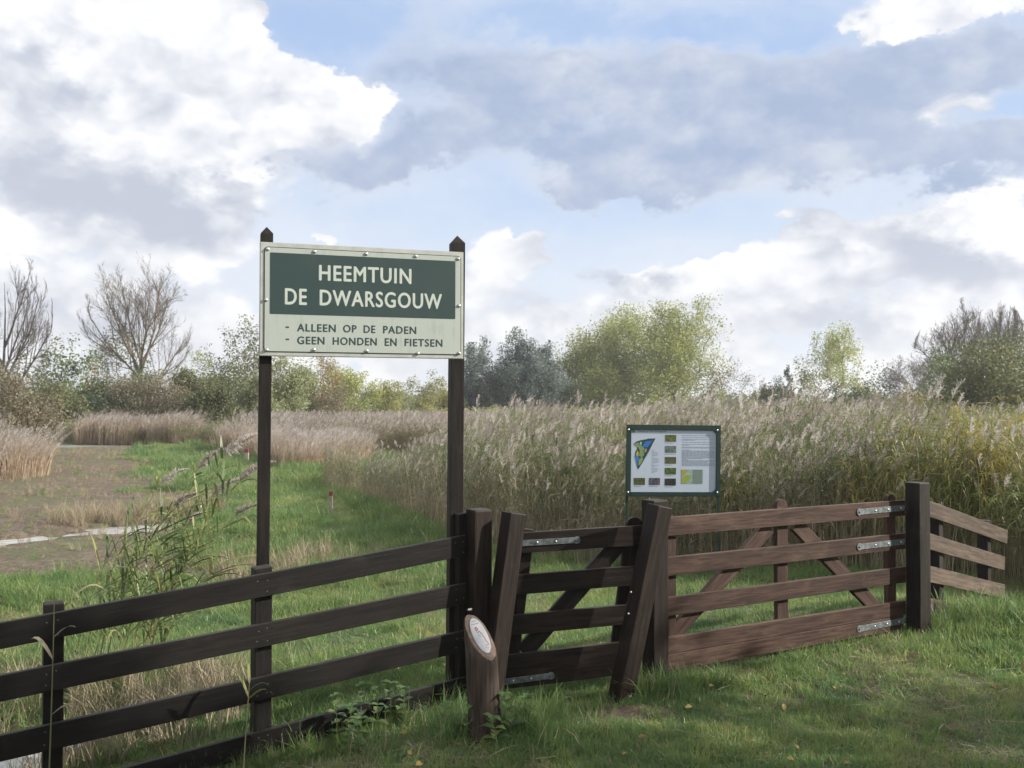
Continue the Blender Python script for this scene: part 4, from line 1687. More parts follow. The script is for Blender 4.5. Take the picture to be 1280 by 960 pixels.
# ---- trees: a branching skeleton grown through points of the crown, thin faces as leaves
def grow(att, stem, bf=.35, zs=.75):
    """minimum spanning growth from the stem nodes through the points att; returns nodes, parents"""
    nodes = [np.array(p, float) for p in stem]
    par = [-1] + list(range(len(stem) - 1))
    plen = [0.0]
    for i in range(1, len(stem)):
        plen.append(plen[-1] + np.linalg.norm(nodes[i] - nodes[i - 1]) * .5)
    W = np.array((1, 1, zs))
    n = len(att)
    best = np.full(n, 1e9)
    bp = np.zeros(n, int)
    free = np.ones(n, bool)
    def relax(i):
        d = np.linalg.norm((att - nodes[i]) * W, axis=1)
        down = np.maximum(nodes[i][2] - att[:, 2], 0) * 1.3
        c = d + down + bf * plen[i]
        k = c < best
        best[k] = c[k]
        bp[k] = i
    for i in range(len(nodes)):
        relax(i)
    for _ in range(n):
        j = int(np.argmin(np.where(free, best, 1e12)))
        p = bp[j]
        free[j] = False
        nodes.append(att[j])
        par.append(p)
        plen.append(plen[p] + np.linalg.norm(att[j] - nodes[p]))
        relax(len(nodes) - 1)
    return np.array(nodes), np.array(par)


def tree_tubes(nodes, par, r0, power=2.3, rmax=None, k_thick=6):
    n = len(nodes)
    acc = np.zeros(n)
    kids = np.zeros(n, int)
    for i in range(1, n):
        kids[par[i]] += 1
    order = range(n - 1, 0, -1)
    rad = np.zeros(n)
    for i in order:
        rad[i] = max(acc[i], r0 ** power) ** (1 / power)
        acc[par[i]] += rad[i] ** power
    rad[0] = max(acc[0], r0 ** power) ** (1 / power)
    if rmax and rad[0] > rmax:
        rad = np.maximum(rad * (rmax / rad[0]), r0 * .55)
    V, F = [], []
    idx = np.arange(1, n)
    a, b = nodes[par[idx]], nodes[idx]
    d = b - a
    L = np.linalg.norm(d, axis=1, keepdims=True) + 1e-9
    d = d / L
    ref = np.where(np.abs(d[:, 2:3]) < .9, np.array([[0, 0, 1.0]]), np.array([[1.0, 0, 0]]))
    e1 = np.cross(d, ref); e1 /= np.linalg.norm(e1, axis=1, keepdims=True)
    e2 = np.cross(d, e1)
    ra = np.minimum(rad[par[idx]], rad[idx] * 1.35)[:, None]
    rb = rad[idx][:, None]
    base = 0
    for thick in (True, False):
        s = (rad[idx] > r0 * 3) if thick else (rad[idx] <= r0 * 3)
        k = k_thick if thick else 3
        m = s.sum()
        if not m: continue
        ang = 2 * np.pi * np.arange(k) / k
        ring = lambda c, r: (c[:, None, :] + (e1[s][:, None, :] * np.cos(ang)[None, :, None] + e2[s][:, None, :] * np.sin(ang)[None, :, None]) * r[:, None, :])
        v = np.concatenate([ring(a[s], ra[s]), ring(b[s] + d[s] * rb[s] * .4, rb[s])], 1).reshape(-1, 3)
        st = (np.arange(m) * 2 * k)[:, None] + base
        j = np.arange(k)
        f = np.stack([st + j, st + (j + 1) % k, st + k + (j + 1) % k, st + k + j], 2).reshape(-1, 4)
        V.append(v); F.append(f)
        base += len(v)
    return np.concatenate(V), np.concatenate(F), rad


def leaf_cloud(c, n_each, spread, size, rng, aspect=.55, droop=0.0):
    n = len(c) * n_each
    cc = np.repeat(c, n_each, 0) + np.clip(rng.normal(0, 1, (n, 3)), -1.5, 1.5) * np.array(spread)
    a = rng.normal(0, 1, (n, 3)); a[:, 2] = a[:, 2] * .8 - droop
    a /= np.linalg.norm(a, axis=1, keepdims=True)
    b = np.cross(a, rng.normal(0, 1, (n, 3)))
    b /= np.linalg.norm(b, axis=1, keepdims=True) + 1e-9
    s = size * rng.uniform(.6, 1.35, (n, 1))
    V = np.stack([cc - a * s * .5, cc + b * s * aspect * .5 - a * s * .05, cc + a * s * .5, cc - b * s * aspect * .5 - a * s * .05], 1).reshape(-1, 3)
    F = np.arange(n * 4).reshape(-1, 4)
    tint = np.clip(np.repeat(rng.normal(.5, .20, len(c)), n_each) + rng.normal(0, .16, n), 0, 1)
    return V, F, tint


LEAF = {
    'olive': [(0, (0.082, 0.100, 0.043)), (.5, (0.143, 0.159, 0.065)), (1, (0.244, 0.231, 0.109))],
    'brown': [(0, (0.123, 0.109, 0.069)), (.5, (0.204, 0.177, 0.109)), (1, (0.298, 0.251, 0.157))],
    'green': [(0, (0.069, 0.109, 0.046)), (.5, (0.123, 0.177, 0.062)), (1, (0.238, 0.265, 0.109))],
    'dark': [(0, (0.038, 0.059, 0.032)), (.5, (0.069, 0.096, 0.046)), (1, (0.123, 0.143, 0.062))],
    'grey': [(0, (.07, .10, .09)), (.5, (.14, .175, .16)), (1, (.25, .285, .255))],
    'yellow': [(0, (0.184, 0.204, 0.055)), (.5, (0.346, 0.346, 0.096)), (1, (0.548, 0.494, 0.143))],
    'gold': [(0, (.17, .175, .055)), (.5, (.28, .275, .085)), (1, (.42, .39, .14))],
    'orange': [(0, (.19, .13, .055)), (.5, (.30, .205, .085)), (1, (.38, .30, .14))],
    'poplar': [(0, (.17, .21, .06)), (.5, (.33, .36, .11)), (1, (.52, .50, .17))],
    'pale': [(0, (0.197, 0.224, 0.109)), (.5, (0.305, 0.332, 0.170)), (1, (0.440, 0.440, 0.238))],
    'pine': [(0, (0.049, 0.069, 0.062)), (1, (0.109, 0.136, 0.123))],
}
for k in list(LEAF):
    M['leaf_' + k] = leaf_mat('leaf ' + k, LEAF[k], .42)
M['bark'] = plain('bark grey brown', (.115, .095, .075), .9, 0, .35, 3)
M['bark_dark'] = plain('bark dark', (.085, .075, .070), .9, 0, .35, 3)
M['bark_pale'] = plain('bark pale', (.125, .10, .068), .9, 0, .3, 3)
M['twig'] = plain('twigs', (.135, .112, .10), .9, 0, .25, 2)
M['twig_dark'] = plain('dark twigs', (.085, .075, .072), .9, 0, .25, 2)

def bare_tree(label, px, top, wpx, D, seed, trunk_px, bark, twig_mat, group, limbs=5, spread=.34, first=.10, side=.75, lean=0.0, twig_w=.011, thick=.012, full=1.0):
    """leafless tree: limbs that fork again and again into fine twigs"""
    rng = random.Random(seed * 31 + 5)
    tx = (trunk_px - 640) / FPX * D
    cx = (px - 640) / FPX * D
    z0 = gzf(tx, D)
    H = P(px, top, D).z - z0
    R = wpx / FPX * D / 2
    r = empty('bare_tree', (tx, D, z0), label, 'tree', group)
    branches = []

    def grow_branch(p, d, L, rad, lev):
        pts, n = [p], (6, 6, 5, 4, 3)[lev]
        d = d.normalized()
        for i in range(n):
            d = (d + Vector((rng.gauss(0, .10), rng.gauss(0, .10), rng.gauss(.05, .05))) * (1.0 if lev else .35)).normalized()
            p = p + d * (L / n)
            pts.append(p)
        branches.append((pts, rad, lev))
        if lev == 4: return
        k = max(2, int((limbs, rng.randint(11, 14), rng.randint(9, 12), rng.randint(7, 10))[lev] * (1 if lev == 0 else full)))
        for j in range(k):
            s = (first + (.62 - first) * rng.random()) if lev == 0 else rng.uniform(.18, 1.0)
            f = s * n
            i = min(int(f), n - 1)
            q = pts[i].lerp(pts[i + 1], f - i)
            t = (pts[i + 1] - pts[i]).normalized()
            a = rng.random() * 6.283 if lev else j / k * 6.283 + rng.gauss(0, .3)
            o = t.orthogonal().normalized()
            o = Matrix.Rotation(a, 3, t) @ o
            an = (spread + rng.uniform(-.12, .16)) if lev == 0 else side * rng.uniform(.6, 1.25)
            nd = (t * math.cos(an) + o * math.sin(an) + UP * .10).normalized()
            ll = L * (rng.uniform(.80, 1.0) * (1 - s * .55) if lev == 0 else rng.uniform(.38, .66) * (1.12 - .5 * s))
            grow_branch(q, nd, ll, rad * (.62 if lev == 0 else .46) * (1.1 - .4 * s), lev + 1)
    grow_branch(Vector((0, 0, 0)), Vector((lean, 0, 1)), 1.0, thick, 0)
    allp = np.array([tuple(q) for b in branches for q in b[0]])
    zx = allp[:, 2].max()
    lo, hi = np.percentile(allp[:, 0], 1), np.percentile(allp[:, 0], 99)
    sx = 2 * R / (hi - lo)
    off = cx - tx - (lo + hi) / 2 * sx
    def T(q):
        k = min(max(q.z / zx, 0), 1)
        o = Vector((q.x * sx, q.y * sx, q.z / zx * H))
        zc = .60 * H
        if o.z > .3 * H:                               # shorten what reaches past the rounded crown
            e = math.sqrt((o.x / (R * 1.02)) ** 2 + (o.y / (R * 1.02)) ** 2 + ((o.z - zc) / (.41 * H)) ** 2)
            if e > .92:
                g = (.92 + (e - .92) * .22) / e
                o = Vector((o.x * g, o.y * g, zc + (o.z - zc) * g))
        o.x += off * k
        return o
    mb, tw = MB(), MB()
    for pts, rad, lev in branches:
        pp = [T(q) for q in pts]
        n = len(pp) - 1
        rr = [max(rad * H * (1 - (.93 if lev == 0 else .75) * i / n), twig_w * .8) for i in range(n + 1)]
        if lev <= 2:
            if lev == 0: pp[0].z -= .4
            mb.tube(pp, rr, 6 if lev < 2 else 3, 0)
        else:
            d = pp[-1] - pp[0]
            sv = d.cross(Vector((rng.uniform(-1, 1), rng.uniform(-1, 1), rng.uniform(-1, 1)))).normalized()
            w = twig_w * (2.0 if lev == 3 else 1.6)
            tw.ribbon(pp, [w * (1 - .6 * i / n) for i in range(n + 1)], sv, 0)
    m = Matrix.Translation((tx, D, z0))
    link('trunk', mb.mesh('trunk', [M[bark]], True), r, m)
    link('twigs', tw.mesh('twigs', [M[twig_mat]]), r, m)['kind'] = 'stuff'
    return r


TREES = 0


def tree(name, cat, label, px, top, wpx, D, leaf=None, seed=0, lobes=7, natt=170, n_leaf=26, leaf_size=.30, spread=.055, low=.12, bark='bark', twigs=0, twig_len=.5,
         fan=False, stems=1, group=None, trunk_px=None, round_=.5, density=1.0, twig_mat='twig', droop=0.0, r0=.010, rmax=None, squash=1.0):
    """px/top/wpx were read off the photograph at distance D; low: how far up the crown starts (fraction of the height)"""
    rng = np.random.default_rng(seed * 97 + 13)
    cx = (px - 640) / FPX * D
    tx = cx if trunk_px is None else (trunk_px - 640) / FPX * D
    z0 = gzf(tx, D)
    H = P(px, top, D).z - z0
    R = wpx / FPX * D / 2
    r = empty(name, (tx, D, z0), label, cat, group)
    o = np.array((cx - tx, 0, 0.0))
    # crown volume as overlapping lobes
    pts = []
    if fan:
        n = natt
        while len(pts) < n:
            z = rng.random() ** .75
            a = rng.random() * 6.283
            q = math.sqrt(rng.random())
            prof = (.18 + .82 * math.sin(min(z * 1.25, 1) * math.pi / 2)) * (1.0 if z < .78 else math.sqrt(max(0, 1 - ((z - .78) / .22) ** 2)))
            if rng.random() > prof ** .3: continue
            pts.append((math.cos(a) * q * R * prof, math.sin(a) * q * R * prof * .9, H * (low + (1 - low) * z)))
        pts = np.array(pts) + o * np.clip((np.array(pts)[:, 2:3] / H), 0, 1)
    else:
        zc = H * (low + (1 - low) * .5)
        hz = H * (1 - low) * .5
        L = []
        for i in range(lobes):
            while True:
                v = rng.normal(0, 1, 3)
                v /= np.linalg.norm(v)
                if v[2] > -.65: break
            f = rng.uniform(.35, .78)
            sz = rng.uniform(.30, .48)
            L.append((v[0] * R * f, v[1] * R * f, zc + v[2] * hz * f, sz))
        L.append((0, 0, zc + hz * .60, .40))
        L.append((0, 0, zc - hz * .1, .55))
        per = natt // len(L) + 1
        for lx, ly, lz, sz in L:
            v = rng.normal(0, 1, (per, 3))
            v /= np.linalg.norm(v, axis=1, keepdims=True)
            rad = rng.random((per, 1)) ** (1 / 2.2)
            q = v * rad * np.array((R * sz, R * sz, hz * sz * 1.05)) + np.array((lx, ly, lz))
            pts.append(q)
        pts = np.concatenate(pts)
        pts[:, 2] = np.clip(pts[:, 2], H * low * .7, H)
        # stretch to the exact outline
        e = (pts[:, 0].max() - pts[:, 0].min()) / 2
        pts[:, 0] = (pts[:, 0] - (pts[:, 0].max() + pts[:, 0].min()) / 2) * R / e * .96
        pts[:, 2] = H * low * .7 + (pts[:, 2] - pts[:, 2].min()) * (H * .98 - H * low * .7) / (pts[:, 2].max() - pts[:, 2].min())
        pts += o * np.clip(pts[:, 2:3] / (H * .4), 0, 1)
    if stems == 1:
        hs = max(H * low * .9, H * .16)
        st = [(0, 0, -.3), (rng.normal(0, .04) * H * .2, 0, hs * .5), (o[0] * .25 + rng.normal(0, .05) * H * .2, rng.normal(0, .02) * H, hs)]
    else:
        st = [(0, 0, -.3), (0, 0, H * .03)]
    nodes, par = grow(pts, st, .22 if not fan else .30, .72)
    V, F, rad = tree_tubes(nodes, par, r0 * max(H / 9, .6), 2.25, rmax or H * .020)
    mt = M[bark]
    nm = 'trunk'
    link(nm, np_mesh(nm, V, F, mats=[mt], smooth=True), r, Matrix.Translation((tx, D, z0)))
    tips = nodes[3:]
    if twigs:
        n = len(tips) * twigs
        a = np.repeat(tips, twigs, 0)
        pd = np.repeat(nodes[3:] - nodes[par[3:]], twigs, 0)
        pd /= np.linalg.norm(pd, axis=1, keepdims=True) + 1e-9
        d = pd * .7 + rng.normal(0, .55, (n, 3)) + np.array((0, 0, .28))
        d /= np.linalg.norm(d, axis=1, keepdims=True)
        ln = twig_len * rng.uniform(.4, 1.3, (n, 1))
        mid = a + d * ln * .5
        d2 = d + rng.normal(0, .25, (n, 3))
        end = mid + d2 * ln * .5
        s = np.cross(d, rng.normal(0, 1, (n, 3))); s /= np.linalg.norm(s, axis=1, keepdims=True) + 1e-9
        w = r0 * max(H / 9, .6) * .9
        V = np.stack([a - s * w, a + s * w, mid + s * w * .7, mid - s * w * .7, end + s * w * .35, end - s * w * .35], 1).reshape(-1, 3)
        b0 = (np.arange(n) * 6)[:, None]
        F = np.concatenate([b0 + np.array([0, 1, 2, 3]), b0 + np.array([3, 2, 4, 5])], 0)
        link('twigs', np_mesh('twigs', V, F, mats=[M[twig_mat]]), r, Matrix.Translation((tx, D, z0)))['kind'] = 'stuff'
    if leaf:
        k = rng.random(len(tips)) < density
        V, F, tint = leaf_cloud(tips[k], n_leaf, (R * spread * 2.2, R * spread * 2.2, H * spread), leaf_size, rng, .6, droop)
        # whole limbs differ a little in leaf colour
        link('crown', np_mesh('crown', V, F, tint, [M['leaf_' + leaf]]), r, Matrix.Translation((tx, D, z0)))
    return r


def trees():
    g1 = 'trees and shrubs on the far bank at the left'
    g2 = 'trees along the horizon behind the reeds'
    bare_tree('dark bare tree cut by the left edge of the photo', 2, 303, 120, 45, 1, 4, 'bark_dark', 'twig_dark', g1, limbs=7, spread=1.0, first=.2, side=.7, twig_w=.008, thick=.0125, full=.8)
    bare_tree('tall bare tree with fanning twigs above the bushes, left of the sign', 161, 308, 140, 80, 2, 176, 'bark_pale', 'twig', g1, limbs=9, spread=.50, first=.08, side=.64, thick=.0125, full=.92)
    tree('small_tree', 'tree', 'open small green tree left of the orange foliage', 78, 424, 88, 60, 'green', 3, natt=80, n_leaf=34, leaf_size=0.187, low=.3, density=.8, group=g1)
    tree('small_tree', 'tree', 'thin small tree behind the olive bush at the left edge', 40, 438, 60, 66, 'olive', 4, natt=70, n_leaf=26, leaf_size=0.180, low=.3, density=.7, group=g1)
    tree('bush', 'bush', 'olive brown bush at the left edge above tall reeds', 8, 455, 150, 36, 'brown', 5, natt=200, n_leaf=64, leaf_size=0.101, low=.04, stems=3, group=g1, twigs=2, twig_len=.3)
    tree('small_tree', 'tree', 'small tree with orange yellow leaves under the tall bare tree', 113, 458, 46, 68, 'orange', 6, natt=70, n_leaf=30, leaf_size=0.158, low=.3, group=g1)
    tree('bush', 'bush', 'dark green rounded bush beneath the orange foliage', 132, 476, 95, 62, 'dark', 7, natt=180, n_leaf=57, leaf_size=0.144, low=.03, stems=3, group=g1)
    tree('small_tree', 'tree', 'yellow green tree at the foot of the tall bare tree', 152, 400, 72, 86, 'olive', 8, natt=110, n_leaf=34, leaf_size=0.202, low=.25, density=.75, group=g1)
    tree('bush', 'bush', 'grey brown willow bush in front of the tall bare tree', 200, 466, 128, 57, 'brown', 9, natt=260, n_leaf=49, leaf_size=0.115, low=.03, stems=3, group=g1, twigs=3, twig_len=.5)
    tree('small_tree', 'tree', 'yellow green shrubby tree right of the grey willow bush', 248, 440, 74, 66, 'pale', 10, natt=140, n_leaf=45, leaf_size=0.158, low=.06, group=g1)
    tree('bush', 'bush', 'olive bush below the olive green tree beside the sign', 286, 456, 70, 60, 'olive', 11, natt=150, n_leaf=49, leaf_size=0.144, low=.03, stems=3, group=g1)
    tree('small_tree', 'tree', 'olive green tree half hidden by the lower left corner of the sign', 303, 402, 84, 76, 'olive', 72, density=.75, lobes=9, natt=150, n_leaf=45, leaf_size=0.187, low=.2, group=g1)
    tree('small_tree', 'tree', 'pale green willow right behind the left sign post', 352, 438, 84, 58, 'pale', 13, natt=210, n_leaf=60, leaf_size=0.130, low=.03, group=g1)
    tree('small_tree', 'tree', 'orange brown tree under the sign', 398, 446, 66, 68, 'orange', 14, natt=110, n_leaf=38, leaf_size=0.144, low=.05, group=g1, density=.8, twigs=2)
    tree('bush', 'bush', 'russet low bush right of the pale green willow', 415, 478, 70, 62, 'brown', 15, natt=120, n_leaf=41, leaf_size=0.115, low=.03, stems=3, group=g1)
    tree('small_tree', 'tree', 'pale distant tree rising behind the rounded green tree under the sign', 414, 452, 44, 92, 'pale', 16, natt=80, n_leaf=30, leaf_size=0.173, low=.2, group=g2)
    tree('small_tree', 'tree', 'rounded green tree under the middle of the sign', 440, 461, 74, 82, 'poplar', 17, natt=170, n_leaf=60, leaf_size=0.158, low=.03, group=g2)
    tree('bush', 'bush', 'yellow green bush right of the rounded green tree', 478, 478, 58, 84, 'gold', 18, natt=140, n_leaf=60, leaf_size=0.144, low=.03, group=g2)
    tree('small_tree', 'tree', 'faint pale tree on the horizon under the sign', 512, 472, 40, 105, 'pale', 19, natt=80, n_leaf=26, leaf_size=0.187, low=.1, group=g2)
    tree('bush', 'bush', 'bright yellow green bush left of the right sign post', 548, 466, 66, 92, 'gold', 20, natt=170, n_leaf=60, leaf_size=0.158, low=.03, group=g2)
    for px, tp, w, D, lf, sd, lb in ((62, 470, 96, 54, 'olive', 81, 'low olive bush between the left edge bush and the dark green bush'),
                                     (168, 462, 80, 64, 'green', 83, 'green bush showing behind the grey brown willow bush'), (228, 462, 76, 61, 'olive', 84, 'olive bush just right of the grey brown willow bush'),
                                     (262, 470, 80, 55, 'olive', 85, 'low olive bush nearest the far bank, left of the sign post'), (322, 468, 70, 56, 'pale', 86, 'pale green bush behind the left sign post'), (380, 466, 70, 64, 'olive', 87, 'olive bush between the pale willow and the orange brown tree')):
        tree('bush', 'bush', lb, px, tp, w, D, lf, sd, natt=190, n_leaf=56, leaf_size=.14, low=.02, stems=3, group=g1)
    # grey willows
    for px, tp, w, D, sd, lb in ((603, 424, 62, 96, 21, 'leftmost of the blue grey willows, touching the right sign post'), (645, 414, 70, 98, 22, 'tallest blue grey willow, in the middle of its group'),
                                 (688, 430, 58, 95, 23, 'rightmost blue grey willow beside the yellow green poplars'), (664, 446, 80, 92, 24, 'low blue grey willow in front of its group')):
        tree('willow_tree', 'tree', lb, px, tp, w, D, 'grey', sd, lobes=14, natt=260, n_leaf=80, leaf_size=.19, low=.03, spread=.042, group=g2, bark='bark_dark')
    tree('bush', 'bush', 'dark bush at the foot of the poplars beside the grey willows', 718, 476, 52, 94, 'dark', 25, natt=120, n_leaf=49, leaf_size=0.173, low=.03, group=g2)
    for px, tp, w, D, sd, lb in ((738, 412, 112, 102, 26, 'lowest yellow green poplar, left end of the large clump'), (792, 385, 128, 106, 27, 'broad yellow green poplar in the middle of the large clump'),
                                 (848, 373, 118, 100, 28, 'tallest yellow green poplar with visible forked trunks, right end of the large clump')):
        tree('poplar_tree', 'tree', lb, px, tp, w, D, 'poplar', sd, lobes=14, natt=560, n_leaf=50, leaf_size=.21, low=.05, spread=.045, group=g2, bark='bark')
    tree('bush', 'bush', 'thin brown half bare shrub right of the tall poplars', 905, 452, 76, 84, 'brown', 29, natt=160, n_leaf=19, leaf_size=0.130, low=.06, stems=3, twigs=4, twig_len=.5, group=g2)
    tree('bush', 'bush', 'small rounded olive tree on the horizon', 966, 473, 42, 100, 'olive', 30, natt=120, n_leaf=53, leaf_size=0.158, low=.03, group=g2)
    tree('pine_tree', 'tree', 'dark pine left of the slim poplar', 990, 458, 34, 110, 'pine', 31, natt=60, n_leaf=41, leaf_size=0.216, low=.3, spread=.03, group=g2, bark='bark_dark')
    tree('poplar_tree', 'tree', 'slim yellow green poplar with open crown standing alone', 1040, 404, 98, 100, 'poplar', 52, lobes=10, natt=220, n_leaf=54, leaf_size=.19, low=.16, density=.8, spread=.042, group=g2)
    tree('bush', 'bush', 'dark hedge bush at the foot of the slim poplar', 1062, 484, 76, 96, 'dark', 33, natt=130, n_leaf=49, leaf_size=0.173, low=.03, group=g2)
    tree('small_tree', 'tree', 'small dark open tree between the slim poplar and the bare trees', 1093, 455, 50, 92, 'dark', 34, natt=60, n_leaf=26, leaf_size=0.187, low=.35, group=g2, density=.8)
    tree('bush', 'bush', 'russet low shrub left of the bare trees', 1128, 476, 70, 62, 'orange', 35, natt=120, n_leaf=26, leaf_size=0.101, low=.03, twigs=2, twig_len=.3, group=g2, density=.7)
    bare_tree('low thin bare tree, leftmost of the bare trees', 1142, 436, 84, 92, 36, 1150, 'bark', 'twig', g2, limbs=7, spread=.5, first=.1)
    bare_tree('bare tree with broad twiggy crown rising over the olive willow', 1183, 384, 96, 76, 37, 1192, 'bark_dark', 'twig', g2, limbs=7, spread=.42, first=.15, side=.6, full=.8)
    bare_tree('tallest bare tree on the right, above the olive willow', 1216, 366, 74, 74, 38, 1214, 'bark_dark', 'twig', g2, limbs=6, spread=.34, first=.2, side=.6, full=.8)
    bare_tree('bare tree nearest the right edge', 1254, 370, 60, 80, 39, 1250, 'bark', 'twig', g2, limbs=7, spread=.34, first=.2, side=.6)
    tree('small_tree', 'tree', 'dark green tree beneath the bare trees', 1178, 440, 86, 72, 'green', 40, natt=150, n_leaf=41, leaf_size=0.173, low=.04, group=g2)
    tree('willow_bush', 'bush', 'large rounded olive willow bush at the right edge', 1262, 410, 180, 46, 'olive', 41, lobes=14, natt=420, n_leaf=40, leaf_size=.15, low=.02, stems=3, group=g2, twigs=3, twig_len=.4)
    tree('bush', 'bush', 'olive bush below the large willow bush', 1205, 452, 90, 48, 'olive', 42, lobes=9, natt=200, n_leaf=60, leaf_size=0.108, low=.02, stems=3, group=g2)


trees()


def shade_trees():
    """trees standing to the right of the photographer, out of the frame: they keep the near grass in shade"""
    g = 'trees beside the lane to the right of the gates'
    for i, (x, y, H, R, lb) in enumerate(((13.2, 2.3, 10.4, 2.7, 'leafy tree beside the lane, nearest the gates'), (15.5, -.3, 9.0, 2.8, 'leafy tree beside the lane, middle one of three'), (17.8, 1.6, 11.0, 2.4, 'leafy tree beside the lane, farthest from the gates'))):
        r = tree('lane_tree', 'tree', lb, 640 + x / 60 * FPX, 505 - (H - 2) / 60 * FPX, 2 * R / 60 * FPX, 60, 'green', 60 + i, natt=280, n_leaf=33, leaf_size=.23, low=.05, lobes=10, group=g)
        r.location = (x, y, gzf(x, y))


shade_trees()


def far_treeline():
    rng = np.random.default_rng(5)
    n = 900
    a = rng.uniform(-.62, .62, n)
    D = rng.uniform(190, 230, n)
    h = 2.0 + 5.0 * fbm(a * 26, a * 0 + 3) ** 1.6
    c = np.stack([np.tan(a) * D, D, -.4 + h * rng.random(n) ** .6], 1)
    V, F, t = leaf_cloud(c, 26, (1.6, 1.0, .7), .9, rng, .6)
    o = link('far_woods', np_mesh('far_woods', V, F, t, [M['leaf_olive']]))
    tag(o, 'low far off line of woods on the horizon', kind='stuff')
    # yellow green strip of field edge behind the reeds
    n = 500
    x = rng.uniform(-9, 12, n)
    y = rng.uniform(66, 74, n)
    c = np.stack([x, y, gz(x, y) + rng.uniform(.0, 1.55, n)], 1)
    V, F, t = leaf_cloud(c, 20, (.5, .4, .2), .22, rng, .4)
    o = link('field_margin', np_mesh('field_margin', V, F, t, [M['leaf_gold']]))
    tag(o, 'yellow green growth along the field edge behind the reeds', kind='stuff')


far_treeline()

# ---- single reeds leaning over the ditch, each a thing with its own leaves
M['near_leaf'] = leaf_mat('reed leaf near', [(0, (.065, .10, .035)), (.5, (.13, .175, .055)), (1, (.30, .30, .11))], .4, 'random', .45)
M['near_stem'] = leaf_mat('reed stem near', [(0, (.13, .14, .06)), (1, (.24, .21, .11))], .1, 'random', .5)
M['near_plume'] = leaf_mat('reed plume near', [(0, (.38, .33, .29)), (1, (.60, .55, .50))], .4, 'random', .8)


def single_reed(label, foot, tip, bow, nleaf, plume, seed, leaf_l=.34, leaf_mat_='near_leaf', s0=.2):
    random.seed(seed)
    foot, tip = Vector(foot), Vector(tip)
    foot.z = gzf(foot.x, foot.y) - .02
    r = empty('reed', foot, label, 'reed', 'single reeds leaning over the ditch')
    mid = foot.lerp(tip, .5) + Vector(bow)
    q = lambda s: foot * (1 - s) ** 2 + mid * 2 * s * (1 - s) + tip * s * s
    mb = MB()
    ss = [i / 9 for i in range(10)]
    mb.tube([q(s) for s in ss], [.0045 - .0028 * s for s in ss], 5, 0)
    link('stem', mb.mesh('stem', [M['near_stem']], True), r)
    for i in range(nleaf):
        s = s0 + (.97 - s0) * (i + random.random() * .7) / nleaf
        c = q(s)
        t = (q(min(s + .05, 1)) - q(s - .05)).normalized()
        a = random.choice((0, math.pi)) + random.gauss(0, .6)
        o = (t * .55 + Vector((math.cos(a) * .7 + .25, math.sin(a) * .7, .1))).normalized()
        L = leaf_l * random.uniform(.6, 1.15) * (1 if s < .85 else .7)
        sag = random.uniform(.1, 1.1)
        pts = [c + o * L * u - UP * (L * sag * u * u * u) + t * L * .18 * u for u in (0, .12, .3, .5, .7, .87, 1)]
        sv = o.cross(UP).normalized()
        sv = (sv + UP * random.uniform(-.7, .7)).normalized()
        w = random.uniform(.011, .021)
        m2 = MB()
        m2.ribbon(pts, [w * .4, w * .8, w, w, w * .8, w * .45, 0], sv, 0)
        link('leaf', m2.mesh('leaf', [M[leaf_mat_]]), r)
    if plume:
        m2 = MB()
        plume_into(m2, q(.97), (q(1) - q(.93)).normalized(), plume, Vector((.75, -.1, -.1)), 0, 260, 1.0, .0045)
        link('plume', m2.mesh('plume', [M['near_plume']]), r)['kind'] = 'stuff'


